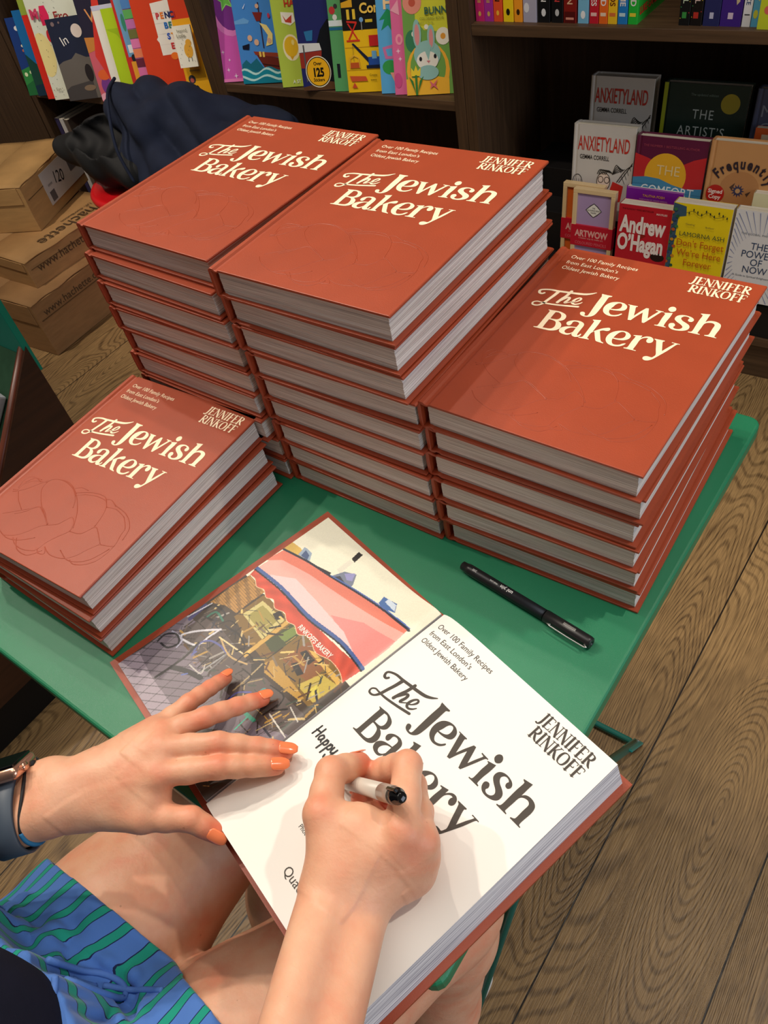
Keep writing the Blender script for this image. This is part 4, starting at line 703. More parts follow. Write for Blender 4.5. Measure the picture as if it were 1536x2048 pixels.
flat_book('black and yellow construction book with a crane and diggers', (-1.253, 1.498, SHZ), 17, .20, .27, .006, YL,
    [((26, 24, 24), rect(0, .130, .2, .27)), ((200, 150, 30), rect(.002, .094, .2, .0955)), ((200, 150, 30), rect(.002, .047, .2, .0485)),
     ((230, 170, 40), [(.002, .186), (.030, .192), (.030, .176), (.002, .176)]), ((220, 50, 40), [(.012, .150), (.038, .147), (.038, .143), (.012, .146)]), ((220, 50, 40), [(.013, .144), (.017, .144), (.038, .112), (.034, .112)]), ((220, 50, 40), [(.038, .144), (.034, .144), (.013, .112), (.017, .112)]), ((220, 60, 40), rect(.008, .107, .042, .111)),
     ((240, 200, 60), rect(.014, .152, .021, .172)), ((240, 200, 60), rect(.029, .152, .036, .172)), ((120, 170, 220), ell(.050, .150, .005)), ((160, 160, 160), rect(.049, .130, .051, .146)), ((220, 190, 50), rect(.060, .144, .078, .150)),
     ((30, 36, 60), [(.020, .103), (.025, .104), (.070, .064), (.064, .058)]), ((90, 90, 60), rect(.022, .066, .0228, .102)), ((40, 80, 160), rect(.060, .056, .10, .074)), ((110, 170, 210), rect(.070, .070, .082, .086)), ((26, 34, 60), rect(.054, .050, .10, .057)),
     ((200, 90, 40), rect(.012, .052, .036, .064)), ((230, 180, 60), [(.010, .052), (.012, .074), (.024, .080), (.036, .074), (.038, .052), (.036, .052), (.034, .072), (.024, .077), (.014, .072), (.012, .052)]), ((210, 90, 50), [(.008, .036), (.050, .034), (.054, .024), (.012, .024)]), ((200, 40, 40), rect(.066, .096, .09, .118)), ((214, 80, 50), [(.012, .010), (.026, .010), (.019, .022)])],
    [('Con', .048, .163, .028, (250, 206, 90), dict(bold=0.03)), ('Create', .060, .034, .007, (60, 50, 20), {}), ('scene', .062, .024, .007, (60, 50, 20), {})], 13, GK)
flat_book('light blue picture book with a palm leaf and green cactus', (-1.160, 1.510, SHZ), 15, .19, .27, .005, (96, 176, 226),
    [((40, 150, 96), [(.028, .172), (.006, .150), (.020, .152), (.010, .130), (.028, .140), (.040, .122), (.046, .160)]), ((60, 160, 80), ell(.027, .055, .020, .015)), ((210, 120, 170), [(.010, .096), (.040, .102), (.040, .072), (.016, .072)]), ((96, 176, 226), [(.018, .092), (.034, .094), (.034, .078), (.022, .078)]), ((236, 170, 150), [(.026, .044), (.046, .044), (.038, .020)])],
    [('H', .018, .172, .034, (250, 214, 160), dict(bold=0.04))], 13, GK)
flat_book('pink picture book with pale stars beside the bunny book', (-1.120, 1.511, SHZ), 15, .19, .27, .005, (232, 110, 160),
    [((250, 210, 226), star(.014, .090, .006, .002, 4)), ((250, 210, 226), star(.018, .074, .005, .002, 4)), ((250, 160, 180), ell(.018, .113, .009, .011)), ((232, 110, 160), ell(.018, .113, .004, .006)), ((246, 170, 190), [(.0, .170), (.02, .190), (.022, .160)]), ((214, 84, 140), ell(.010, .030, .010, .016))], [], 13, GK)
BUN = [((118, 168, 80), rect(0, 0, .2, .27)), ((214, 214, 60), [(.030, .150), (.032, .27), (.2, .27), (.2, .120), (.08, .126), (.05, .130)]), ((60, 130, 90), ell(.020, .110, .016, .022)),
     ((250, 184, 60), ell(.055, .050, .052, .056)), ((118, 168, 80), ell(.055, .055, .043, .048)), ((250, 190, 60), [(0, 0), (.105, 0), (.105, .032), (.06, .040), (0, .034)]),
     ((236, 150, 130), ell(.025, .184, .022)), ((200, 90, 70), ell(.025, .184, .008)), ((240, 236, 220), ell(.094, .116, .017)), ((230, 160, 60), ell(.094, .116, .006)), ((240, 236, 220), ell(.026, .124, .006)), ((240, 236, 220), ell(.056, .136, .005)), ((226, 232, 220), ell(.126, .085, .014)),
     ((150, 196, 190), ell(.055, .082, .032, .028)), ((150, 196, 190), ell(.033, .124, .010, .028)), ((226, 150, 150), ell(.033, .122, .006, .021)), ((150, 196, 190), ell(.066, .116, .009, .024)), ((226, 150, 150), ell(.066, .114, .005, .018)), ((240, 236, 224), ell(.055, .070, .026, .019)), ((150, 196, 190), [(.046, .100), (.066, .100), (.058, .070)]), ((150, 196, 190), ell(.055, .046, .026, .015)),
     ((34, 34, 40), ell(.039, .074, .0034, .0045)), ((34, 34, 40), ell(.074, .078, .0034, .0045)), ((210, 120, 130), [(.053, .070), (.062, .070), (.058, .065)]), ((244, 214, 60), [(.014, .040), (.014, .058), (.021, .050), (.026, .062), (.031, .050), (.038, .058), (.036, .040)]), ((60, 130, 60), [(.023, .0), (.028, .0), (.028, .042), (.023, .042)]), ((60, 130, 60), [(.023, .004), (.008, .040), (.018, .030)]), ((60, 130, 60), [(.028, .004), (.044, .040), (.034, .030)]), ((226, 110, 120), [(.058, .030), (.067, .022), (.078, .032), (.072, .020), (.078, .010), (.067, .018), (.058, .012), (.062, .020)])]
flat_book('green and yellow bunny colouring book in a basket design, last on the middle shelf', (-1.086, 1.512, SHZ), 18, .132, .27, .005, (188, 200, 70), BUN,
    [('BUNN', .053, .160, .019, (50, 100, 90), dict(bold=0.02)), ('COLORING BOOK', .042, .150, .0068, (120, 130, 60), {}), ('Brighten up the day', .038, .143, .0045, (120, 130, 60), {})], 13, GK)
# left bay
LZ = 0.515
flat_book('deep blue night picture book with white toadstools, first on the left shelf', (-2.562, 1.404, LZ), 24, .19, .218, .004, (30, 62, 130),
    [((52, 140, 70), [(0, 0), (.2, 0), (.2, .080), (.04, .084), (0, .074)]), ((236, 240, 240), ell(.034, .188, .010, .007)), ((250, 240, 200), ell(.034, .140, .005, .004)), ((210, 110, 80), ell(.034, .127, .006, .004)), ((36, 110, 60), [(.0, .03), (.04, .045), (.06, .03), (.06, .0), (0, 0)]), ((226, 240, 190), ell(.014, .061, .006)), ((226, 240, 190), ell(.034, .066, .005))], [], 13, GL)
flat_book('teal blue picture book with dark green foliage', (-2.520, 1.410, LZ), 24, .19, .237, .004, (24, 110, 176),
    [((26, 70, 60), [(0, 0), (.2, 0), (.2, .110), (.03, .090), (0, .12)]), ((20, 50, 70), [(0, 0), (.2, 0), (.2, .050), (0, .030)])], [], 13, GL)
flat_book('plain red picture book with a pale green strip at its top', (-2.450, 1.400, LZ), 24, .19, .270, .006, (214, 44, 30), [((150, 170, 60), [(0, .230), (.2, .230), (.2, .27), (0, .27)])], [], 13, GL)
flat_book('cream speckled picture book with red letters', (-2.412, 1.400, LZ), 26, .22, .30, .006, (222, 226, 208),
    [((236, 220, 150), ell(.016, .124, .034, .060)), ((226, 40, 90), [(.040, .200), (.066, .200), (.070, .225), (.064, .250), (.046, .250), (.038, .22)])] + [((90, 96, 90), ell(.006 + (i * 37 % 100) * .0011, .01 + (i * 53 % 100) * .0026, .0012, n=6)) for i in range(46)] + [((206, 40, 50), ell(.054, .172, .008, .016))],
    [('M', .012, .220, .034, (206, 60, 100), dict(bold=0.06)), ('Fro', .088, .206, .036, (150, 40, 40), dict(bold=0.01)), ('Eun', .020, .026, .012, (120, 110, 80), {})], 13, GL)
flat_book('dark navy picture book with a grey moon and the word In', (-2.341, 1.405, LZ), 27, .20, .220, .004, (34, 40, 62),
    [((104, 98, 92), [(0, .0), (.2, .0), (.2, .11), (.10, .112), (.070, .126), (.050, .112), (.020, .108), (0, .10)]), ((70, 66, 66), [(.0, .0), (.1, .0), (.1, .05), (.02, .04), (0, .03)]), ((224, 210, 200), ell(.094, .182, .018, .018)), ((130, 110, 110), ell(.022, .206, .006)), ((130, 110, 110), ell(.044, .208, .003)), ((40, 34, 36), ell(.096, .070, .013, .024)), ((130, 110, 90), ell(.084, .030, .020, .008))],
    [('In', .036, .146, .036, (236, 232, 226), dict(rot=18))], 13, GL)
flat_book('violet and orange sunset picture book with a dark top edge', (-2.204, 1.432, LZ), 27, .20, .27, .006, (206, 96, 110),
    [((40, 36, 56), [(0, .16), (.2, .17), (.2, .27), (0, .27)]), ((200, 130, 60), [(0, .13), (.05, .14), (.2, .13), (.2, .155), (0, .170)]), ((120, 60, 140), ell(.030, .040, .018, .024)), ((236, 170, 190), ell(.014, .010, .016, .012)), ((226, 100, 50), ell(.030, .070, .020, .014)), ((214, 60, 50), [(.02, .12), (.06, .27), (.08, .27), (.05, .05)])],
    [('V', .026, .205, .050, (220, 150, 90), {})], 13, GL)
flat_book('white picture book with a thin dark letter near its top', (-2.143, 1.443, LZ), 27, .2, .247, .008, (232, 228, 216), [((196, 196, 220), [(0, .235), (.2, .235), (.2, .247), (0, .247)])], [('V', .042, .190, .024, (60, 50, 40), {})], 13, GL)
flat_book('plain lime green picture book beside the white one', (-2.106, 1.446, LZ), 27, .2, .240, .008, (176, 204, 34), [((156, 186, 30), [(0, .19), (.06, .19), (.04, .16), (.03, .175)])], [], 13, GL)
flat_book('narrow red-edged picture book with blue and orange patches', (-2.054, 1.450, LZ), 27, .2, .27, .005, (196, 48, 40),
    [((110, 160, 196), [(.010, .12), (.2, .12), (.2, .27), (.008, .27)]), ((60, 140, 110), ell(.022, .205, .006, .022)), ((230, 232, 236), rect(.016, .130, .030, .150)), ((30, 40, 50), ell(.026, .116, .008, .010)), ((230, 160, 50), rect(.014, .060, .2, .108)), ((80, 150, 70), rect(.014, .020, .2, .060)), ((80, 130, 180), rect(.014, .0, .2, .020))], [], 13, GL)
flat_book('picture book edge printed with stacked bands of many colours', (-2.014, 1.452, LZ), 27, .2, .27, .005, (200, 120, 170),
    [(c, rect(0, .0 + i * .024, .2, .022 + i * .024)) for i, c in enumerate([(230, 150, 60), (60, 74, 40), (130, 170, 110), (214, 110, 160), (104, 40, 60), (230, 130, 90), (220, 120, 170), (110, 110, 60), (190, 110, 170), (96, 170, 90), (80, 130, 190)])], [], 13, GL)
RD = (212, 66, 34)
TILE = [((238, 232, 222), [(.060, .246), (.062, .166), (.056, .160), (.062, .152), (.063, .120), (.114, .121), (.116, .250)])] + [((210, 202, 196), rect(.0615, .1455 + i * .026, .116, .146 + i * .026)) for i in range(4)] + [((240, 120, 40), ell(.100, .116, .012, .009))]
flat_book('bright red activity book with coloured block letters on white tiles', (-1.982, 1.457, LZ), 25, .20, .27, .006, RD, TILE,
    [(ch, .070 + i * .0135, .208, .020, c, dict(bold=0.045)) for i, (ch, c) in enumerate(zip('PENCi', [(206, 60, 70), (230, 120, 40), (40, 50, 100), (50, 60, 110), (190, 50, 60)]))] + [(ch, .089 + i * .0135, .184, .020, c, dict(bold=0.045)) for i, (ch, c) in enumerate(zip('BES', [(40, 110, 190), (60, 130, 110), (206, 60, 60)]))] + [(ch, .091 + i * .0135, .158, .020, c, dict(bold=0.045)) for i, (ch, c) in enumerate(zip('ST', [(50, 90, 190), (230, 150, 50)]))] + [('E', .096, .134, .020, (206, 60, 60), dict(bold=0.045)), ('post wave', .012, .006, .0085, (250, 190, 170), {})], 13, GL)
flat_book('yellow picture book with a small penguin at the right end of the left shelf', (-1.847, 1.482, LZ), 24, .115, .21, .006, (236, 174, 36),
    [((60, 60, 66), ell(.020, .064, .011)), ((190, 90, 80), ell(.020, .062, .006)), ((26, 26, 30), ell(.031, .033, .008, .015)), ((240, 240, 240), ell(.032, .031, .004, .010)), ((180, 140, 60), rect(.018, .084, .050, .087))],
    [], 11, GL)
flat_book('small cream picture book with a yellow bear, in front of the yellow penguin book', (-1.838, 1.478, LZ + .100), 24, .055, .100, .006, (240, 234, 216),
    [((232, 170, 60), ell(.036, .040, .013, .018)), ((232, 170, 60), ell(.040, .058, .009)), ((120, 120, 110), rect(.030, .014, .032, .024)), ((120, 120, 110), rect(.040, .014, .042, .024))] + [((90, 90, 90), ell(.006 + (i * 29 % 46) * .001, .008 + (i * 17 % 60) * .001, .0009, n=6)) for i in range(14)],
    [('Little', .010, .072, .0130, (110, 110, 90), {}), ('beyond', .014, .085, .0100, (120, 120, 100), {})], 13, GL)
# two upright books low in the left bay
box_col = [((60, 54, 92), -2.575), ((214, 210, 206), -2.548), ((96, 84, 74), -2.522)]
def spine_book(label, x, y, z, w, h, t, col, texts=(), deco=(), group=None, front=(), front_texts=()):
    r = empty('paperback_book', label, 'book', (x, y, z), (0, 0, 0), group)
    r.matrix_world = Matrix(((0, 0, 1, x), (1, 0, 0, y), (0, 1, 0, z), (0, 0, 0, 1)))
    M = pc(col); ct = 0.0006
    prof = [(0.0006, 0), (w, 0), (w, ct), (ct, ct), (ct, t - ct), (w, t - ct), (w, t), (0.0006, t), (0, t - 0.0006), (0, 0.0006)]
    c = extrude_profile('cover', prof, 0, h, M, r)
    page_block('page_block', 0.001, w - 0.0006, 0.0004, h - 0.0004, ct, t - ct, M_PGD, r)
    for s, yend, size, colr, *kw in texts:          # reads downward; yend = height of the last letter's end
        kw = kw[0] if kw else {}
        B = Matrix(((0, 0, -1, -0.0003), (-1, 0, 0, yend), (0, 1, 0, kw.pop('zz', t * .5 - size * .35)), (0, 0, 0, 1)))
        put_text('spine_lettering', s, size, pc(colr), c, B, align='RIGHT', **kw)
    if deco:
        cols = []; V = []; F = []; I = []
        for j, (cc, pts) in enumerate(deco):
            if cc not in cols: cols.append(cc)
            b = len(V); V += [(-0.0002 - 0.00003 * j, p[1], p[0]) for p in pts][::-1]; F.append(tuple(range(b, b + len(pts)))); I.append(cols.index(cc))
        mesh_obj('spine_print', V, F, [pc(q) for q in cols], c, midx=I)
    if front: art_layer(c, front, t + 0.0002)
    for s, px, py, size, colr, *kw in front_texts:
        put_text('cover_lettering', s, size, pc(colr), c, Matrix.Translation((px, py, t + 0.0009)), **(kw[0] if kw else {}))
    return r
GS = 'novels spine-out on the upper right shelf'
TZ = 0.745
GOLD = (214, 170, 90)
def logo(t, y, c, w=.006): return [(c, ell(t / 2, y, w * .55, w * .8, 10))]
SP = [
 ('magenta novel spine with gold lettering, first on the upper right shelf', -.891, .0205, (196, 40, 110), [('astell', .034, .011, GOLD)], logo(.0205, .014, GOLD)),
 ('purple-pink novel spine with gold lettering, second on the shelf', -.870, .0205, (166, 48, 150), [('astell', .034, .011, GOLD)], logo(.0205, .014, GOLD)),
 ('orange-red novel spine with dark lettering between pink and yellow spines', -.8485, .0200, (232, 84, 44), [('K TAN', .036, .015, (60, 24, 20))], logo(.020, .016, (250, 190, 60))),
 ('plain yellow novel spine with black figure logo', -.8260, .0225, (248, 212, 30), [('NE ELL', .040, .014, (120, 96, 20))], logo(.0225, .018, (30, 28, 20), .008)),
 ('orange novel spine with black figure logo', -.8010, .0180, (250, 160, 40), [('ZINE ELL', .040, .013, (110, 50, 20))], logo(.018, .018, (60, 40, 20), .007)),
 ('pale grey lilac novel spine with a maroon patch', -.7810, .0300, (176, 172, 190), [], [((110, 20, 40), [(.012, .05), (.030, .045), (.030, .2), (.008, .2)]), ((226, 226, 230), ell(.008, .026, .006, .009, 12))]),
 ('black novel spine with white letters', -.7490, .0270, (22, 22, 24), [('M MAN', .036, .015, (230, 230, 226))], logo(.027, .018, (226, 226, 226), .009)),
 ('black novel spine with red letters', -.7190, .0250, (20, 20, 22), [('M MAN', .036, .015, (206, 60, 60))], logo(.025, .018, (200, 200, 200), .008)),
 ('dark red novel spine with cream letters', -.6930, .0270, (136, 30, 24), [('MAN', .032, .016, (236, 190, 150))], [((90, 20, 18), rect(.002, .0, .025, .020)), ((226, 150, 130), rect(.005, .006, .022, .010))]),
 ('light blue novel spine with dark letters', -.6630, .0220, (126, 190, 222), [('TKINS', .040, .014, (40, 60, 110))], logo(.022, .015, (250, 250, 250), .009)),
 ('red novel spine lettered in white, between light blue and orange', -.6390, .0180, (206, 32, 50), [('ENEMIES', .030, .015, (250, 240, 236))], [((250, 200, 190), rect(.003, .013, .015, .019))]),
 ('orange novel spine lettered in white, between red and yellow', -.6195, .0170, (244, 110, 34), [('FOOD', .030, .015, (250, 240, 236))], [((250, 220, 190), rect(.003, .013, .014, .019))]),
 ('yellow novel spine lettered CHAOS', -.6015, .0180, (250, 200, 40), [('CHAOS', .030, .015, (120, 60, 20))], [((230, 120, 60), rect(.003, .013, .015, .019))]),
 ('blue novel spine lettered FLAME', -.5820, .0190, (36, 130, 206), [('FLAME', .030, .015, (250, 240, 236))], [((200, 230, 240), rect(.003, .013, .015, .019))])]
for lab, x, tt, col, tx, dc in SP:
    spine_book(lab, x, YF(x) + .020, TZ, .129, .198, tt, col, [(s, a, b, c, dict(bold=0.02)) for s, a, b, c in tx], dc, GS)
spine_book('green novel lettered WORLD with its green and black cover showing', -.5615, YF(-.56) + .020, TZ, .129, .198, .0185, (40, 190, 60), [('WORLD', .030, .015, (250, 240, 236), dict(bold=0.02))], [((240, 220, 60), rect(.003, .013, .015, .019))], GS,
    front=[((24, 30, 26), rect(0.004, .052, .1285, .197)), ((24, 150, 50), [(.004, .060), (.02, .050), (.05, .062), (.08, .050), (.128, .060), (.128, .046), (.004, .046)])], front_texts=[('MUNCH', .008, .062, .030, (236, 236, 226), dict(bold=0.04)), ('LUKE GAMBLE', .008, .014, .018, (226, 60, 40), dict(bold=0.04, sx=.8))])
SP2 = [
 ('black novel spine with coloured dots and green-white lettering', -.4650, .0195, (18, 20, 22), [('TOWELL', .036, .013, (210, 230, 200))], [((60, 150, 70), rect(.005, .012, .013, .022))] + [(((210, 180, 60), (200, 60, 60), (60, 160, 90))[i % 3], ell(.0022 + .0150 * (i % 2), .012 + i * .009, .0009, n=6)) for i in range(16)]),
 ('black novel spine with coloured dots and red-white lettering', -.4445, .0210, (22, 18, 18), [('TOWELL', .036, .013, (236, 210, 200))], [((190, 50, 40), rect(.005, .012, .014, .022))] + [(((210, 180, 60), (200, 60, 60), (60, 160, 90))[i % 3], ell(.0022 + .0165 * (i % 2), .014 + i * .009, .0009, n=6)) for i in range(16)]),
 ('navy novel spine with gold lettering', -.4215, .0290, (40, 44, 96), [('ICA', .070, .013, GOLD, .5), ('SEND', .050, .013, GOLD)], [((200, 200, 226), rect(.011, .012, .018, .022))]),
 ('thick deep purple novel spine with small gold lettering', -.3915, .0365, (66, 36, 132), [('ICA SEND', .055, .012, (190, 150, 130))], [((220, 200, 220), rect(.013, .012, .022, .022)), ((210, 190, 150), [(.026, .034), (.031, .040), (.028, .055), (.024, .045)])]),
 ('white novel spine with blue author lettering', -.3535, .0145, (236, 238, 240), [('DANNY WALLACE', .034, .0105, (40, 80, 130))], [((226, 226, 226), rect(.001, .0, .0135, .020)), ((60, 60, 60), rect(.003, .018, .012, .020))]),
 ('light blue narrow novel spine beside the yellow-green one', -.3380, .0125, (90, 170, 206), [('HERRY', .040, .010, (230, 220, 120))], [((206, 206, 70), ell(.006, .020, .004, .007, 10))]),
 ('yellow-green book with pink spots at the right end of the upper shelf', -.3240, .0300, (206, 216, 50), [], [((226, 110, 100), ell(.015, .030, .007, n=14)), ((226, 110, 100), ell(.020, .058, .008, n=14)), ((226, 110, 100), ell(.010, .085, .007, n=14)), ((226, 110, 100), ell(.022, .110, .007, n=14))])]
for row in SP2:
    lab, x, tt, col, tx, dc = row
    spine_book(lab, x, YF(x) + (.010 if 'spots' in lab else .020), TZ, .129, .198, tt, col, [(q[0], q[1], q[2], q[3], dict(bold=0.01)) for q in tx], dc, GS)
for i, (c, x) in enumerate(box_col):
    spine_book(['dark violet book low in the left bookcase', 'white-edged book low in the left bookcase', 'brown book low in the left bookcase'][i], x, 1.455, .1205, .20, .30, .022, c, [], [], None)
# tiered display in the right bay: black steps
M_STEP = mat('black_step', (26, 24, 24), 0.5, 0.3)
SX = (-.74, -.06)
st_ = empty('display_riser', 'black stepped riser under the face-out books', 'riser', (0, 0, 0))
for nm, y0, y1, zt_ in (('front_step', 1.520, 1.575, .2), ('middle_step', 1.5755, 1.650, .305), ('back_step', 1.6505, 1.78, .3765)):
    box(nm, (-.86, y0 + .02, .1205), (-.06, y1 + .02, zt_), M_STEP, st_, 0.001)
GT = 'books on the tiered display'
# front tier
CRM = (226, 196, 146)
def pencil_set(label, x, y, z, ang, win, full):
    r = empty('pencil_set', label, 'pencil set', (x, y, z), (math.radians(84), 0, math.radians(ang)), 'wrapped coloured pencil sets')
    w, h, t = .102, .200, .016
    bm = bmesh.new()
    for lo, hi in (((0, 0, 0), (w, .010, t)), ((0, h - .010, 0), (w, h, t)), ((0, .010, 0), (.010, h - .010, t)), ((w - .010, .010, 0), (w, h - .010, t))): add_box(bm, lo, hi, .0008)
    bm_obj('wooden_frame', bm, pc(CRM), r)
    art = box('card_insert', (.0102, .0102, .001), (w - .0102, h - .0102, t - .005), pc(win), r)
    sl = box('red_sleeve', (-.0006, .066, -.0006), (w + .0006, .116, t + .0006), pc((196, 22, 46)), r)
    if full:
        art_layer(art, [((60, 56, 60), [(.031, .152), (.042, .163), (.051, .169), (.060, .163), (.071, .152), (.060, .141), (.051, .135), (.042, .141)]), ((240, 236, 226), [(.033, .152), (.043, .161), (.051, .167), (.059, .161), (.069, .152), (.059, .143), (.051, .137), (.043, .143)])], t - .0047)
        for s, yy in (('THE', .156), ('COLOURING PENCIL', .1505), ('MAKERS', .145)): put_text('badge_lettering', s, .0050, pc((60, 60, 56)), art, Matrix.Translation((.051, yy, t - .0040)), align='CENTER', sx=.75)
    put_text('sleeve_lettering', 'ARTWOW', .0215, pc((236, 170, 160)), sl, Matrix.Translation((.051 if full else .004 + .049, .090, t + .0009)), align='CENTER', bold=.04, sx=.78)
    put_text('sleeve_lettering', 'COLOURED PENCILS', .0098, pc((226, 110, 120)), sl, Matrix.Translation((.051, .0705, t + .0009)), align='CENTER', sx=.86)
    put_text('sleeve_lettering', 'a better way to make art', .0060, pc((236, 170, 160)), sl, Matrix.Translation((.051, .084, t + .0009)), align='CENTER')
    return r
pencil_set('wood-framed coloured pencil set with orange window, behind the lilac set', -.708, 1.562, .2005, 1, (212, 96, 30), False)
pencil_set('wood-framed coloured pencil set with lilac window and red sleeve', -.672, 1.542, .2005, 2, (176, 150, 190), True)
flat_book('red paperback with large white lettering reading Andrew O\u2019Hagan', (-.554, 1.545, .192), 1.5, .125, .195, .030, (200, 28, 44),
    [((150, 30, 24), [(0.048, .136), (.062, .140), (.068, .128), (.056, .120)]), ((40, 20, 20), ell(.100, .084, .016, .010))], [('Andrew', .058, .134, .052, (250, 236, 226), dict(align='CENTER', bold=.04, sx=.60)), ('O\u2019Hagan', .057, .092, .052, (250, 236, 226), dict(align='CENTER', bold=.04, sx=.58)), ('THE SUNDAY TIMES BESTSELLER', .008, .184, .0050, (90, 10, 24), {}), ('MAYFLIES', .086, .180, .0058, (250, 210, 200), dict(bold=.02))], 6, GT)
flat_book('bright yellow paperback titled Don\u2019t Forget We\u2019re Here Forever', (-.432, 1.545, .2105), 1.5, .124, .198, .030, (244, 214, 24),
    [((60, 90, 110), [(.0, .198), (.028, .192), (.030, .172), (.014, .168), (.012, .10), (.010, .03), (0, .03)])] + [(((40, 90, 60), (190, 90, 40), (60, 120, 70), (210, 140, 40), (50, 70, 110))[i % 5], ell(.007 + .006 * ((i * 7) % 3 - 1) , .020 + i * .0075, .0042, .0036, 8)) for i in range(23)] + [((60, 66, 40), ell(.036 + i * .0088, .180 + .004 * ((i * 5) % 3), .0016, .0030, 7)) for i in range(10)],
    [('LAMORNA ASH', .070, .130, .0140, (60, 84, 50), dict(align='CENTER')), ('Don\u2019t Forget', .069, .108, .0215, (196, 92, 20), dict(align='CENTER', sx=.9)), ('We\u2019re Here', .070, .086, .0215, (196, 92, 20), dict(align='CENTER', sx=.9)), ('Forever', .070, .064, .0215, (196, 92, 20), dict(align='CENTER', sx=.9)), ('\u2018Dazzling\u2019', .032, .155, .0055, (60, 60, 50), {}), ('\u2018Brilliant\u2019', .074, .153, .0055, (60, 60, 50), {})], 6, GT,
    strokes=[((50, 60, 40), [(.030, .180, .0009), (.045, .186, .0009), (.060, .178, .0009), (.075, .187, .0009), (.092, .178, .0009), (.112, .184, .0009)])])
rays = []
for i in range(46):
    a = math.radians(i * 8 + 2); rays.append(((110, 124, 170), [(.062 + .050 * math.cos(a), .092 + .062 * math.sin(a), .0004), (.062 + .105 * math.cos(a), .092 + .115 * math.sin(a), .0014)]))
rays = [(c, [(min(max(x, .003), .121), min(max(y, .003), .195), w) for x, y, w in p]) for c, p in rays]
flat_book('pale grey paperback titled The Power of Now with blue rays', (-.303, 1.545, .2125), 1.5, .124, .198, .022, (226, 224, 222), [],
    [(s, .060, yy, .0215, (40, 66, 100), dict(align='CENTER', sx=.9)) for s, yy in (('THE', .118), ('POWER', .100), ('OF', .083), ('NOW', .066))] + [('THE GLOBAL PHENOMENON', .062, .148, .0062, (110, 120, 130), dict(align='CENTER', spacing=1.1)), ('A Guide to Spiritual Enlightenment', .060, .056, .0060, (90, 100, 110), dict(align='CENTER'))], 6, GT, strokes=rays)
# between tiers
flat_book('purple paperback by Talitha Fosh peeking above the red one', (-.564, 1.590, .2005), 1.5, .130, .198, .012, (130, 30, 160),
    [((176, 100, 190), rect(.002, .1945, .129, .1975))], [('TALITHA FOSH', .064, .179, .0075, (236, 170, 90), dict(align='CENTER', bold=.02)), ('FOREWORD BY DENISE DEESON', .064, .171, .0044, (226, 160, 200), dict(align='CENTER')), ('HOOPER', .066, .143, .0240, (226, 170, 226), dict(align='CENTER', sx=1.0)), ('U', .116, .172, .012, (240, 160, 60), {})], 5, GT)
flat_book('pale cream book tops behind the grey paperback', (-.287, 1.590, .2205), 1.5, .129, .205, .020, (226, 218, 176), [], [('poems', .060, .185, .010, (120, 120, 90), {})], 5, GT)
DR = (30, 28, 28)
def anx_art():
    S = []
    for dx in (0.0, 0.005): S.append((DR, [(.112 + dx, .090, .0016), (.130 + dx, .118, .0016), (.1445, .130 + dx, .0016)]))
    for k in range(4): S.append((DR, [(.122 + k * .006, .104 + k * .007, .0010), (.130 + k * .004, .088 + k * .010, .0010)]))
    for cx, top in ((.016, .098), (.040, .080)):
        S.append((DR, [(cx - .012, .03, .0014), (cx - .0115, top - .014, .0014), (cx, top, .0014), (cx + .0115, top - .014, .0014), (cx + .012, .03, .0014)]))
        for q in (-.008, -.003, .003, .008): S.append((DR, [(cx + q, .03, .0007), (cx + q, top - .010, .0007)]))
    H = (.080, .088)
    S.append((DR, [(H[0] + .016 * math.cos(a), H[1] + .020 * math.sin(a), .0014) for a in [i * math.pi / 8 for i in range(17)]]))
    for gx in (-.007, .008): S.append((DR, [(H[0] + gx + .006 * math.cos(a), H[1] + .004 + .007 * math.sin(a), .0013) for a in [i * math.pi / 6 for i in range(13)]]))
    for k in range(6): S.append((DR, [(H[0] - .016 + k * .004, H[1] + .016, .0016), (H[0] - .010 + k * .004, H[1] + .026, .0016), (H[0] + .002 + k * .004, H[1] + .024 - k * .001, .0012)]))
    for k in range(5): S.append((DR, [(H[0] + .020, H[1] + .018, .0012), (H[0] + .028 + k * .003, H[1] + .040 - k * .003, .0014), (H[0] + .040 + k * .002, H[1] + .024 + k * .002, .0010)]))
    S.append((DR, [(H[0] - .006, H[1] - .010, .0018), (H[0] + .006, H[1] - .009, .0018)]))
    return S
def anx(label, loc, t):
    return flat_book(label, loc, 2, .146, .208, t, (206, 200, 192), [((206, 48, 40), [(.094, .060), (.102, .090), (.128, .082), (.124, .046), (.106, .040)]), ((236, 214, 196), ell(.080, .088, .0155, .0195))],
        [('ANXIETYLAND', .074, .154, .0440, (196, 52, 40), dict(align='CENTER', sx=.41, bold=.008)), ('GEMMA CORRELL', .054, .1345, .0135, (40, 36, 36), dict(align='CENTER', sx=.66, bold=.008))], 6, GT, hard=True, strokes=anx_art())
anx('white hardback titled Anxietyland in the middle tier, nearer copy', (-.706, 1.622, .3055), .030)
anx('white hardback titled Anxietyland at the back, shaded copy', (-.704, 1.703, .3780), .034)
OR_ = (238, 178, 44)
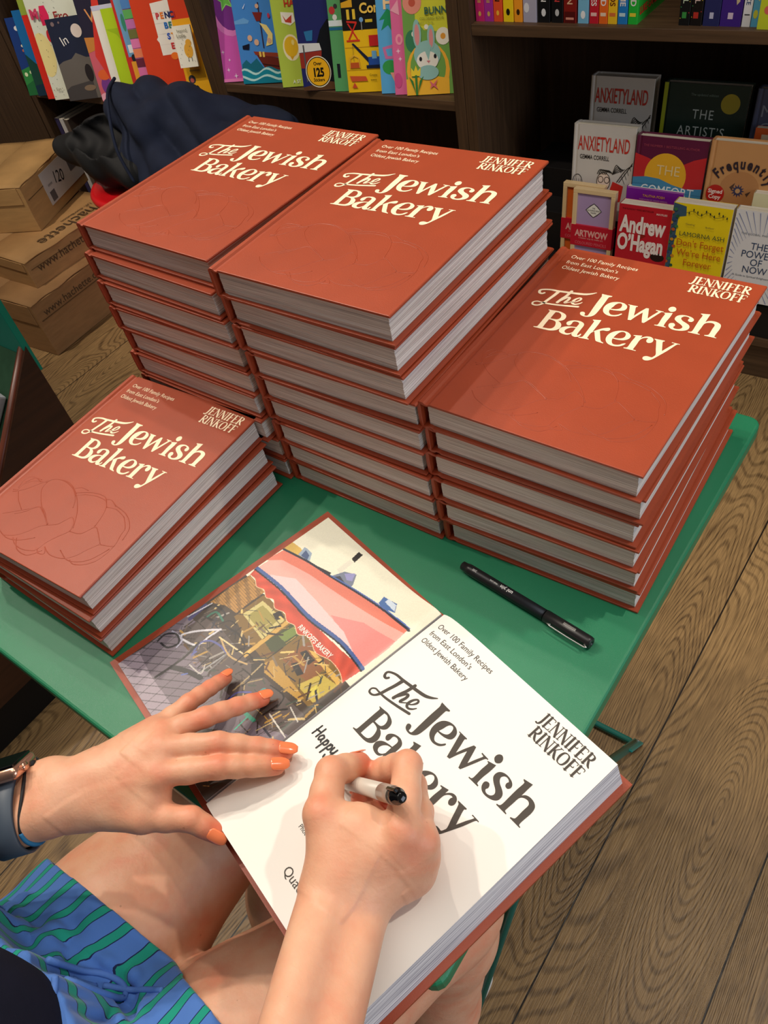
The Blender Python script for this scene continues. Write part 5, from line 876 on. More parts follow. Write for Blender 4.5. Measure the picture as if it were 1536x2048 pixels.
flat_book('maroon and orange hardback titled The Comfort with a setting sun', (-.556, 1.620, .3055), 1.5, .156, .198, .028, (96, 26, 60),
    [((200, 44, 48), [(0, .162), (.03, .154), (.06, .142), (.10, .142), (.13, .158), (.156, .166), (.156, 0), (0, 0)]), (OR_, ell(.072, .119, .046, .048, 36)), ((70, 140, 180), [(0, .110), (.03, .114), (.06, .112), (.09, .102), (.12, .096), (.156, .100), (.156, 0), (0, 0)]), ((60, 124, 164), [(0, .098), (.05, .100), (.10, .086), (.156, .086), (.156, .084), (.10, .084), (.05, .097), (0, .095)])],
    [('THE', .078, .121, .030, (240, 214, 150), dict(align='CENTER', sx=.95)), ('COMFORT', .080, .076, .0310, (226, 236, 240), dict(align='CENTER', sx=.80)), ('THE NUMBER 1 BESTSELLING AUTHOR', .078, .178, .0070, (170, 70, 90), dict(align='CENTER'))], 6, GT, hard=True)
TAN = (204, 150, 96)
import math as _m
arc = []
for i, ch in enumerate('Frequently'):
    a = math.radians(150 - i * 14.2); arc.append((ch, .074 + .052 * math.cos(a), .108 + .042 * math.sin(a), .0300, (50, 40, 50), dict(align='CENTER', bold=.03, sx=.72, rot=(math.degrees(a) - 90) * .8)))
flat_book('tan hardback lettered Frequently in an arch with a Signed Copy sticker', (-.395, 1.620, .3105), 1.5, .150, .200, .028, TAN,
    [((190, 134, 84), ell(.072, .106, .040, .038, 30)), ((60, 60, 90), star(.070, .104, .014, .008, 12)), ((206, 160, 110), ell(.070, .104, .005)), ((84, 60, 50), [(.100, .070), (.110, .100), (.116, .080), (.126, .096), (.120, .066)]), ((84, 60, 50), [(.052, .110), (.062, .120), (.058, .104)]), ((84, 60, 50), [(.086, .100), (.096, .106), (.090, .094)]), ((190, 34, 30), ell(.025, .093, .0190, n=28))],
    [('Signed', .025, .0945, .0115, (250, 226, 214), dict(align='CENTER', bold=.03)), ('Copy', .025, .0830, .0115, (250, 226, 214), dict(align='CENTER', bold=.03))] + arc, 6, GT, hard=True)
flat_book('dark green hardback titled The Artist\u2019s with a round yellow sticker', (-.536, 1.703, .3780), 1.5, .178, .205, .030, (34, 52, 44),
    [((166, 176, 40), rect(0, 0, .009, .205)), ((176, 160, 50), ell(.143, .170, .0195, n=26))], [('THE', .090, .137, .0270, (196, 206, 200), dict(align='CENTER', spacing=1.15, sx=.85)), ('ARTIST\u2019S', .090, .103, .0270, (196, 206, 200), dict(align='CENTER', spacing=1.15, sx=.85)), ('WAY', .090, .069, .0270, (196, 206, 200), dict(align='CENTER', spacing=1.15, sx=.85)), ('The updated edition', .088, .182, .0070, (120, 140, 130), dict(align='CENTER'))], 6, GT, hard=True)
flat_book('slate blue hardback with pale capitals at the right of the back tier', (-.343, 1.703, .3780), 1.5, .15, .205, .030, (84, 92, 122), [], [('M', .013, .153, .032, (150, 160, 180), {}), ('C', .015, .120, .032, (150, 160, 180), {})], 6, GT, hard=True)
flat_book('orange hardback with a cream inner border at the right edge', (-.326, 1.655, .3105), 1.5, .14, .212, .014, (204, 88, 36), [((206, 190, 160), rect(.014, .02, .13, .200))], [], 6, GT)

# ------------------------------------------------------------------ smooth solid modelling: cloth and bodies
def smin(a, b, k):
    h = np.clip(0.5 + 0.5 * (b - a) / k, 0, 1); return b * (1 - h) + a * h - k * h * (1 - h)
class Field:
    def __init__(s, lo, hi, st):
        s.lo = np.array(lo, float); s.st = st; s.n = np.ceil((np.array(hi) - s.lo) / st).astype(int) + 1
        s.ax = [s.lo[i] + st * np.arange(s.n[i]) for i in range(3)]
    def blank(s): return np.full(tuple(s.n), 1.0, np.float32)
    def win(s, lo, hi):
        a = np.clip(np.floor((np.array(lo) - s.lo) / s.st).astype(int), 0, s.n - 1); b = np.clip(np.ceil((np.array(hi) - s.lo) / s.st).astype(int) + 1, 1, s.n)
        return tuple(slice(i, j) for i, j in zip(a, b))
    def caps(s, D, a, b, ra, rb, k, flat=None, fs=1.0):
        """smooth-union a tapered capsule into D; flat = axis along which it is squeezed by fs"""
        a = np.array(a, float); b = np.array(b, float); m = max(ra, rb) + k * 1.5 + s.st * 3
        w = s.win(np.minimum(a, b) - m, np.maximum(a, b) + m)
        X = s.ax[0][w[0]][:, None, None]; Y = s.ax[1][w[1]][None, :, None]; Z = s.ax[2][w[2]][None, None, :]
        d = b - a; L2 = float(d @ d) or 1e-12
        t = np.clip(((X - a[0]) * d[0] + (Y - a[1]) * d[1] + (Z - a[2]) * d[2]) / L2, 0, 1)
        qx, qy, qz = X - a[0] - t * d[0], Y - a[1] - t * d[1], Z - a[2] - t * d[2]
        r2 = qx * qx + qy * qy + qz * qz
        if flat is not None:
            f = np.array(flat, float); f /= np.linalg.norm(f); c = qx * f[0] + qy * f[1] + qz * f[2]; r2 = r2 + c * c * (1 / fs ** 2 - 1)
        v = (np.sqrt(np.maximum(r2, 1e-12)) - (ra + (rb - ra) * t)).astype(np.float32)
        if flat is not None: v *= (1 + fs) / 2
        D[w] = smin(D[w], v, k) if k > 0 else np.minimum(D[w], v)
    def chain(s, D, pts, rad, k, **kw):
        for i in range(len(pts) - 1): s.caps(D, pts[i], pts[i + 1], rad[i], rad[i + 1], k, **kw)
    def mesh(s, D):
        ins = D < 0; nx, ny, nz = D.shape
        c = np.zeros((nx - 1, ny - 1, nz - 1), np.int8)
        for i in (0, 1):
            for j in (0, 1):
                for k in (0, 1): c += ins[i:nx - 1 + i, j:ny - 1 + j, k:nz - 1 + k]
        act = (c > 0) & (c < 8); I = np.argwhere(act); idx = np.full(act.shape, -1, np.int64); idx[act] = np.arange(len(I))
        acc = np.zeros((len(I), 3)); cnt = np.zeros(len(I))
        co = [(i, j, k) for i in (0, 1) for j in (0, 1) for k in (0, 1)]
        for p in co:
            for ax in range(3):
                if p[ax]: continue
                q = list(p); q[ax] = 1
                d0 = D[I[:, 0] + p[0], I[:, 1] + p[1], I[:, 2] + p[2]]; d1 = D[I[:, 0] + q[0], I[:, 1] + q[1], I[:, 2] + q[2]]
                m = (d0 < 0) != (d1 < 0); t = np.where(m, d0 / np.where(m, d0 - d1, 1), 0)
                P = np.tile(np.array(p, float), (len(I), 1)); P[:, ax] += t
                acc += P * m[:, None]; cnt += m
        V = (I + acc / cnt[:, None]) * s.st + s.lo
        F = []
        for ax in range(3):
            sl0 = [slice(1, -1)] * 3; sl1 = [slice(1, -1)] * 3; sl0[ax] = slice(0, -1); sl1[ax] = slice(1, None)
            a0 = ins[tuple(sl0)]; a1 = ins[tuple(sl1)]; E = np.argwhere(a0 != a1)
            off = np.array([1, 1, 1]); off[ax] = 0; E = E + off
            u, v = [i for i in range(3) if i != ax]
            du = np.zeros(3, int); dv = np.zeros(3, int); du[u] = 1; dv[v] = 1
            g = lambda e: idx[e[:, 0], e[:, 1], e[:, 2]]
            q = np.stack([g(E - du - dv), g(E - dv), g(E), g(E - du)], 1)
            fl = a0[tuple((E - off).T)]
            if ax == 1: fl = ~fl
            q[~fl] = q[~fl][:, ::-1]; F.append(q)
        return V, np.concatenate(F)
def np_mesh(name, V, F, mats, parent, attr=None, smooth_it=0):
    F = F[(F >= 0).all(1)]
    me = bpy.data.meshes.new(name); me.vertices.add(len(V)); me.vertices.foreach_set('co', V.astype(np.float32).ravel())
    me.loops.add(F.size); me.loops.foreach_set('vertex_index', F.ravel().astype(np.int32)); me.polygons.add(len(F))
    me.polygons.foreach_set('loop_start', np.arange(0, F.size, 4, dtype=np.int32)); me.polygons.foreach_set('use_smooth', [True] * len(F)); me.update(calc_edges=True)
    if attr is not None:
        a = me.attributes.new('blush', 'FLOAT', 'POINT'); a.data.foreach_set('value', attr.astype(np.float32))
    for m in mats: me.materials.append(m)
    o = bpy.data.objects.new(name, me); COL.objects.link(o)
    if parent is not None: o.parent = parent
    return o
def laplace(V, F, it=3, lam=0.5):
    e = np.concatenate([F[:, [0, 1]], F[:, [1, 2]], F[:, [2, 3]], F[:, [3, 0]]]); e = np.concatenate([e, e[:, ::-1]])
    for _ in range(it):
        acc = np.zeros_like(V); n = np.zeros(len(V)); np.add.at(acc, e[:, 0], V[e[:, 1]]); np.add.at(n, e[:, 0], 1); V = V + lam * (acc / np.maximum(n, 1)[:, None] - V)
    return V

# ------------------------------------------------------------------ cardboard cartons
def card_mat(name, c): return mat(name, c, 0.75, 0.2, 0.10, 14, 0.25, 260, stretch=(1, 1, 6))
def carton(label, x, y, z, ang, w, d, h, col, texts=(), top_texts=(), seed=0):
    """near right corner at (x, y); width w to -x, depth d to +y"""
    r = empty('cardboard_box', label, 'box', (x, y, z), (0, 0, math.radians(ang)), 'cardboard cartons stacked on the floor')
    rr = random.Random(seed); M = card_mat('cardboard_%d' % seed, col)
    bm = bmesh.new(); add_box(bm, (-w, 0, 0), (0, d, h - .004), .002)
    bmesh.ops.subdivide_edges(bm, edges=[e for e in bm.edges if e.calc_length() > .08], cuts=6, use_grid_fill=True)
    for v in bm.verts:
        k = math.sin(v.co.x * 23 + seed) * math.sin(v.co.y * 19 + seed * 2); v.co.z += .0015 * k * (v.co.z / h)
        if -.001 > v.co.x > -w + .001 and 0.001 < v.co.y < d - .001: pass
        v.co.x += .0012 * math.sin(v.co.z * 40 + seed) * (1 if v.co.x > -.01 else 0)
    bm_obj('body', bm, M, r)
    for i, (x0, x1) in enumerate(((-w + .001, -w / 2 - .001), (-w / 2 + .001, .001))):     # top flaps with wavy outer edge
        n = 16; V = []; F = []
        for j in range(n + 1):
            yy = d * j / n; e = .0022 * math.sin(j * 1.3 + seed) + rr.uniform(-.0008, .0008)
            for xx in (x0, (x0 + x1) / 2, x1):
                zz = h - .0035 + (.0030 if xx == (x0 + x1) / 2 else 0) + .0012 * math.sin(j * .9 + xx * 9)
                V.append((xx + (e if xx in (x0 if i == 0 else x1,) else 0), yy, zz))
        m = len(V); V += [(a, b, c + .0035) for a, b, c in V]
        for j in range(n):
            for k in range(2):
                q = j * 3 + k; F.append((q, q + 3, q + 4, q + 1)); F.append((m + q, m + q + 1, m + q + 4, m + q + 3))
            for k in (0, 2):
                q = j * 3 + k; f = (q, m + q, m + q + 3, q + 3); F.append(f if k == 0 else f[::-1])
        F.append((0, 1, m + 1, m)); F.append((1, 2, m + 2, m + 1)); q = n * 3; F.append((q + 1, q, m + q, m + q + 1)); F.append((q + 2, q + 1, m + q + 1, m + q + 2))
        mesh_obj('top_flap', V, F, M, r, True)
    box('front_flap', (-w + .01, -.0030, h * .62), (-.012, -.0002, h - .003), M, r, .001)
    MT = mat('brown_ink', (84, 64, 44), 0.7, 0.2)
    FM = Matrix(((0, 0, 1, .0018), (1, 0, 0, 0), (0, 1, 0, 0), (0, 0, 0, 1)))    # right-hand face: reads along +y
    for s, yy, zz, size in texts: put_text('printed_lettering', s, size, MT, r, Matrix(((0, 0, 1, .0022), (1, 0, 0, yy), (0, 1, 0, zz), (0, 0, 0, 1))))
    for s, xx, yy, size in top_texts: put_text('printed_lettering', s, size, MT, r, Matrix(((0, 1, 0, xx), (-1 * -1, 0, 0, yy), (0, 0, 1, h + .004), (0, 0, 0, 1))) if False else Matrix.Translation((xx, yy, h + .0045)) @ Matrix.Rotation(math.radians(-90), 4, 'Z'))
    box('fold_seam', (.0000, .012, h * .66), (.0016, d - .02, h * .672), mat('cardboard_fold', (96, 70, 42), .8, .2), r)
    return r
carton('lowest cardboard carton on the floor, printed with a web address', -2.072, .832, 0.0005, 4.5, .40, .36, .180, (150, 112, 72), [('www.hachette.co.uk', .030, .128, .034)], (), 1)
carton('flat cardboard carton lying in the middle of the carton pile', -2.133, .908, .1815, 1.5, .42, .40, .086, (168, 128, 82), [('www.hachette.co.uk', .034, .040, .036)], [('hachette', -.066, .330, .066), ('UK distribution', -.090, .345, .020)], 2)
b1 = carton('topmost cardboard carton with a white address label', -2.246, 1.062, .2695, 24, .34, .335, .142, (182, 142, 90), (), (), 3)
lb = box('address_label', (.0000, .105, .030), (.0020, .330, .128), mat('label_paper', (196, 192, 186), .6, .3), b1)
FRM = lambda yy, zz: Matrix(((0, 0, 1, .0026), (1, 0, 0, yy), (0, 1, 0, zz), (0, 0, 0, 1)))
put_text('handwriting', '120', .050, M_BLK, lb, Matrix(((0, 0, 1, .0026), (.25, .97, 0, .165), (-.97, .25, 0, .122), (0, 0, 0, 1))) if False else FRM(.160, .075) @ Matrix.Rotation(math.radians(-14), 4, 'Z'), sx=.8)
for yy in (.125, .138): put_text('label_print', 'IIII IIII', .010, M_INK, lb, FRM(yy, .080), sx=.5)
box('barcode', (.0021, .118, .036), (.0026, .146, .066), mat('grey_print', (96, 92, 92), .6, .3), lb)
box('barcode', (.0021, .262, .066), (.0026, .300, .116), mat('grey_print', (96, 92, 92), .6, .3), lb)

# ------------------------------------------------------------------ red tub and jacket
tb = empty('tub', 'bright red plastic tub under the crumpled jacket', 'tub', (-1.925, 1.310, 0.001))
def lathe_z(name, prof, m, parent, seg=48, smooth=True, ex=1.0):
    V = []; F = []
    for r_, z in prof: V += [(r_ * math.cos(2 * math.pi * k / seg) * ex, r_ * math.sin(2 * math.pi * k / seg), z) for k in range(seg)]
    for i in range(len(prof) - 1):
        for k in range(seg): F.append((i * seg + k, i * seg + (k + 1) % seg, (i + 1) * seg + (k + 1) % seg, (i + 1) * seg + k))
    F += [tuple(range(seg))[::-1], tuple((len(prof) - 1) * seg + k for k in range(seg))]
    return mesh_obj(name, V, F, m, parent, smooth)
M_RED = mat('red_plastic', (206, 18, 26), .35, .5, .04, 8)
lathe_z('body', [(.135, 0), (.14, .005), (.175, .36), (.172, .36)], M_RED, tb)
lathe_z('rim', [(.176, .352), (.190, .356), (.192, .368), (.186, .376), (.176, .378), (.168, .374)], M_RED, tb)
lathe_z('lid', [(.170, .362), (.17, .372), (.02, .376), (.001, .376)], M_RED, tb)
def vnoise(p, s, seed=0):
    from mathutils import noise
    return noise.noise(Vector((p[0] * s + seed * 7.1, p[1] * s - seed * 3.3, p[2] * s + seed)))
def cloth_blob(name, c, r, m, parent, folds, amp, seed=0, nu=110, nv=70, flat=0.0, fdir=(1, .3, 0)):
    V = []; F = []
    for j in range(nv + 1):
        th = math.pi * j / nv
        for i in range(nu):
            ph = 2 * math.pi * i / nu
            d = Vector((math.sin(th) * math.cos(ph), math.sin(th) * math.sin(ph), math.cos(th)))
            n1 = vnoise(d, 1.6, seed); n2 = vnoise(d, 3.5, seed + 3)
            w = folds * (d.x * fdir[0] + d.y * fdir[1] + d.z * fdir[2]) + 2.8 * n1
            rid = 1 - abs(math.sin(w)) ** .8
            k = 1 + amp * (rid - .45) + amp * .9 * n2 + .22 * n1
            p = Vector((d.x * r[0] * k, d.y * r[1] * k, d.z * r[2] * (k if d.z > 0 else 1)))
            if d.z < 0: p.z = max(p.z, -flat - .004 * rid)
            V.append(Vector(c) + p)
    for j in range(nv):
        for i in range(nu): F.append((j * nu + i, (j + 1) * nu + i, (j + 1) * nu + (i + 1) % nu, j * nu + (i + 1) % nu))
    return mesh_obj(name, V, F, m, parent, True)
jk = empty('jacket', 'crumpled navy jacket with black lining thrown over the red tub', 'jacket', (0, 0, 0))
M_NAVY = mat('navy_softshell', (30, 36, 54), .85, .2, .12, 30, .35, 900)
M_LIN = mat('black_lining', (22, 22, 23), .7, .3, .1, 30, .3, 500)
KG = Field((-2.26, 1.08, .36), (-1.30, 1.50, .70), .0055); KD = KG.blank()
def kc(a, b, ra, rb, k=.03): KG.caps(KD, a, b, ra, rb, k)
# big soft folds of the shell, lying across the tub towards the right
kc((-1.99, 1.36, .500), (-1.94, 1.31, .575), .075, .045); kc((-1.95, 1.34, .56), (-1.80, 1.28, .545), .055, .060); kc((-1.90, 1.38, .56), (-1.70, 1.36, .555), .060, .060)
kc((-1.84, 1.26, .47), (-1.66, 1.24, .445), .060, .045); kc((-1.80, 1.34, .50), (-1.55, 1.33, .50), .075, .060); kc((-1.72, 1.40, .53), (-1.42, 1.42, .525), .050, .036)
kc((-1.66, 1.30, .46), (-1.45, 1.36, .46), .050, .045); kc((-1.95, 1.28, .43), (-1.75, 1.22, .42), .050, .045)
X, Y, Z = np.meshgrid(*KG.ax, indexing='ij')
KD = KD - .0150 * np.abs(np.sin(X * 17 + Z * 22 + 2.2 * np.sin(Y * 15 + X * 4))) - .0045 * np.sin(X * 44 - Z * 30 + 2.5 * np.sin(Z * 24)) + .008
KD = np.maximum(KD, .3825 - Z + .004 * np.sin(X * 40))
v, f = KG.mesh(KD.astype(np.float32)); f = f[(f >= 0).all(1)]; np_mesh('shell', laplace(v, f, 3), f, [M_NAVY], jk)
LG = Field((-2.28, 1.04, .36), (-1.74, 1.40, .66), .0045); LDk = LG.blank()
LG.caps(LDk, (-2.155, 1.210, .475), (-1.97, 1.240, .480), .030, .090, .03); LG.caps(LDk, (-1.97, 1.240, .470), (-1.845, 1.210, .440), .088, .048, .03)
IN = LG.blank(); LG.caps(IN, (-2.10, 1.185, .520), (-1.93, 1.215, .540), .022, .072, .02)
X, Y, Z = np.meshgrid(*LG.ax, indexing='ij')
LDk = LDk - .005 * np.sin(X * 50 + Z * 40 + 2 * np.sin(Y * 33)) 
LDk = np.maximum(LDk, -(IN - .006 * np.sin(X * 70 + Y * 50 + 2 * np.sin(Z * 60)))); LDk = np.maximum(LDk, .384 - Z)
v, f = LG.mesh(LDk.astype(np.float32)); f = f[(f >= 0).all(1)]; np_mesh('lining', laplace(v, f, 3), f, [M_LIN], jk)
tube('piping', crom([(-1.965, 1.34, .632), (-1.93, 1.28, .622), (-1.875, 1.22, .590), (-1.835, 1.175, .52), (-1.80, 1.165, .44)], 8), .0045, M_NAVY, jk, 8)

# ------------------------------------------------------------------ sloped display stand at far left
ds = empty('display_stand', 'dark wooden sloped display stand with green felt and teal header board', 'display stand', (0, 0, 0))
M_MAH = mat('dark_mahogany', (62, 34, 18), .4, .4, .25, 3, .15, 300, stretch=(30, 2, 30))
M_TRIM = mat('mahogany_trim', (104, 52, 34), .35, .5, .15, 20)
M_FELT = mat('green_felt', (48, 78, 58), .95, .1, .12, 60, .4, 1500)
pp = [(.382, .10), (.382, .650), (.232, .492), (.05, .30), (-.20, .115), (-.45, .115), (-.45, .10)]
def prism_x(name, pts, x0, x1, m, parent):
    n = len(pts); V = [(x0, y, z) for y, z in pts] + [(x1, y, z) for y, z in pts]
    F = [(i, (i + 1) % n, (i + 1) % n + n, i + n) for i in range(n)] + [tuple(range(n))[::-1], tuple(range(n, 2 * n))]
    o = mesh_obj(name, V, F, m, parent); bm = bmesh.new(); bm.from_mesh(o.data); bmesh.ops.recalc_face_normals(bm, faces=bm.faces); bm.to_mesh(o.data); bm.free(); return o
prism_x('side_panel', pp, -1.072, -1.050, M_MAH, ds)
tube('edge_trim', [(-1.061, .384, .650), (-1.061, .232, .492), (-1.061, .05, .30), (-1.061, -.20, .117), (-1.061, -.45, .117)], .0065, M_TRIM, ds, 8)
prism_x('felt_slope', [(.376, .10), (.376, .632), (.05, .286), (-.20, .105)], -1.90, -1.0725, M_FELT, ds)
box('plinth', (-1.90, -.42, .0), (-1.062, .36, .0995), mat('black_plinth', (14, 12, 11), .6, .3), ds)
box('header_board', (-1.90, .3765, .60), (-1.052, .388, .98), mat('teal_board', (0, 150, 128), .45, .4, .04, 6), ds, .001)
M_MAG = [mat('magazine_white', (196, 198, 206), .35, .5, .05, 30), mat('magazine_plum', (70, 40, 56), .35, .5, .3, 60)]
def on_slope(x, s, up=0.0):       # s metres up the felt from (y=.05, z=.286)
    u = Vector((0, .326, .346)).normalized(); nrm = Vector((0, -.346, .326)).normalized()
    return Vector((x, .05, .286)) + u * s + nrm * up
for i, (x, s, w, hh, t_, a, lab) in enumerate([(-1.102, .235, .20, .165, .020, 6, 'white boxed set with plum cover picture on the green felt'), (-1.094, .155, .19, .15, .028, 14, 'thick white and navy boxed set lower on the green felt'), ]):
    r = empty('boxed_set', lab, 'box', (0, 0, 0), group='boxed sets on the sloped stand')
    u = Vector((0, .326, .346)).normalized(); nrm = Vector((0, -.346, .326)).normalized(); xx = Vector((1, 0, 0))
    r.matrix_world = Matrix(((xx.x, u.x, nrm.x, 0), (xx.y, u.y, nrm.y, 0), (xx.z, u.z, nrm.z, 0), (0, 0, 0, 1))); r.matrix_world.translation = on_slope(x, s, .002)
    r.matrix_world = r.matrix_world @ Matrix.Rotation(math.radians(-a), 4, 'Z')
    bx = box('body', (-w, 0, 0), (0, hh, t_), M_MAG[0], r, .003)
    box('cover_picture', (-w + .012, .012, t_ + .0001), (-.014, hh - .012, t_ + .0006), M_MAG[1], r)
    for k in range(3): box('side_line', (-w + .004, -.0006, .005 + k * .006), (-.004, .0002, .0062 + k * .006), mat('navy_print', (40, 44, 70), .5), r)
cd = box('price_card', (-.05, 0, 0), (0, .028, .0012), mat('cream_card', (226, 220, 200), .6), None)
u = Vector((0, .326, .346)).normalized(); nrm = Vector((0, -.346, .326)).normalized()
cd.matrix_world = Matrix(((1, u.x, nrm.x, 0), (0, u.y, nrm.y, 0), (0, u.z, nrm.z, 0), (0, 0, 0, 1))); cd.matrix_world.translation = on_slope(-1.076, .052 + .065, .002)
tag(cd, 'small cream card lying low on the green felt slope', 'card')

# ------------------------------------------------------------------ the signer
TZ_ = TABLE_Z
# joints: (x, y, z), radius -------------------------------------------------
LH = dict(
 index=([(-.2405, -.0040, .7650), (-.2049, .0265, .7600), (-.1868, .0425, .7520), (-.1758, .0535, .7445)], [.0098, .0086, .0076, .0064]),
 middle=([(-.2520, .0110, .7680), (-.2174, .0398, .7625), (-.1938, .0555, .7525), (-.1775, .0662, .7450)], [.0100, .0087, .0077, .0064]),
 ring=([(-.2640, .0205, .7640), (-.2460, .0510, .7570), (-.2385, .0750, .7430), (-.2333, .0945, .7290)], [.0094, .0080, .0071, .0060]),
 pinky=([(-.2770, .0200, .7560), (-.2725, .0540, .7500), (-.2738, .0760, .7390), (-.2764, .0925, .7280)], [.0084, .0071, .0064, .0054]),
 thumb=([(-.2810, -.0490, .7490), (-.2365, -.0315, .7480), (-.2058, -.0118, .7420), (-.1885, -.0080, .7310)], [.0150, .0110, .0092, .0072]))
LW = (-.3085, -.0640, .7560); LFORE = (-.380, -.140, .747)
RHD = dict(
 index=([(-.0466, .0552, .8040), (-.0720, .0935, .7935), (-.0915, .0875, .7730), (-.1050, .0812, .7590)], [.0108, .0098, .0086, .0070]),
 middle=([(-.0373, .0590, .7900), (-.0690, .0895, .7710), (-.0900, .0800, .7540), (-.1040, .0680, .7460)], [.0108, .0096, .0084, .0070]),
 ring=([(-.0360, .0540, .7740), (-.0600, .0820, .7540), (-.0780, .0760, .7455), (-.0825, .0660, .7445)], [.0102, .0090, .0080, .0068]),
 pinky=([(-.0370, .0470, .7590), (-.0560, .0700, .7460), (-.0700, .0630, .7440), (-.0740, .0560, .7440)], [.0094, .0082, .0074, .0064]),
 thumb=([(-.0735, .0160, .7860), (-.0975, .0347, .8020), (-.1125, .0610, .7965), (-.1090, .0812, .7740)], [.0150, .0112, .0104, .0084]))
RW = (-.0605, .0000, .7760); RFORE = (.006, -.130, .832)
def hand(HJ, W_, FORE, lo, hi, st, nrm, rw, mk, FT=1.25, extra=()):
    G = Field(lo, hi, st); B = G.blank(); W_ = np.array(W_); FORE = np.array(FORE); n = np.array(nrm, float); n /= np.linalg.norm(n)
    ax = FORE - W_; ax /= np.linalg.norm(ax); side = np.cross(ax, n); side /= np.linalg.norm(side)
    for sgn in (-1, 1):      # forearm and wrist: two bones make an oval section
        G.caps(B, W_ + side * sgn * .0125, FORE + side * sgn * .014, rw, rw * FT, .012)
    G.caps(B, W_ - ax * .012 + side * .009, W_ - ax * .012 - side * .009, rw * .94, rw * .94, .012)
    for f in ('index', 'middle', 'ring', 'pinky'):
        P, R = HJ[f]; m = np.array(P[0]) - n * .0035
        G.caps(B, W_ - ax * .010 + (m - W_) * .10, m, .0130, .0108, .013)
        m2 = m - n * .008; G.caps(B, W_ - n * .004, m2 * .85 + W_ * .15, .011, .009, .013)
    T, TR_ = HJ['thumb']; i0 = np.array(HJ['index'][0][0])
    G.caps(B, W_ - n * .003, T[0], .0150, .0150, .014); G.caps(B, T[0], T[1], .0150, .0108, .013)
    G.caps(B, np.array(T[0]) * .5 + i0 * .5 - n * .006, np.array(T[0]) * .75 + W_ * .25 - n * .003, mk[0], .013, .012)
    G.caps(B, np.array(T[1]) * .42 + i0 * .58 - n * .007, np.array(T[0]), mk[1], .012, .012)
    G.caps(B, np.array(T[1]) * .62 + i0 * .38 - n * .006, np.array(T[0]) * .5 + i0 * .5 - n * .005, mk[1] * .85, .012, .012)
    for a_, b_, r1, r2 in extra: G.caps(B, a_, b_, r1, r2, .010)
    D = B.copy()
    for f, (P, R) in HJ.items():
        Fd = G.blank(); P = [np.array(p) for p in P]
        st0 = P[0] - n * .002; pts = [st0] + P[1:]
        # slimmer shafts between the joints
        fine, fr = [], []
        for i in range(len(pts) - 1):
            fine += [pts[i], pts[i] * .5 + pts[i + 1] * .5]; fr += [R[i], (R[i] + R[i + 1]) / 2]
        fine.append(pts[-1]); fr.append(R[-1])
        G.chain(Fd, fine, fr, .0035)
        G.caps(Fd, P[-1] * .8 + P[-2] * .2 - n * .001, P[-1] - n * .0008, R[-1] * .98, R[-1] * .92, .003)
        m = Fd < .9
        D[m] = smin(D[m], smin(B[m], Fd[m], .0065), .0026)
    V, F = G.mesh(D); F = F[(F >= 0).all(1)]; V = laplace(V, F, 2, .4)
    blush = np.zeros(len(V))
    for f, (P, R) in HJ.items():
        for i, (p, r_) in enumerate(zip(P, R)):
            g = np.exp(-((V - (np.array(p) + n * .004)) ** 2).sum(1) / (2 * (.0085 if i else .0105) ** 2)); blush = np.maximum(blush, g * (.22, .38, .30, .80)[i])
    return V, F, blush
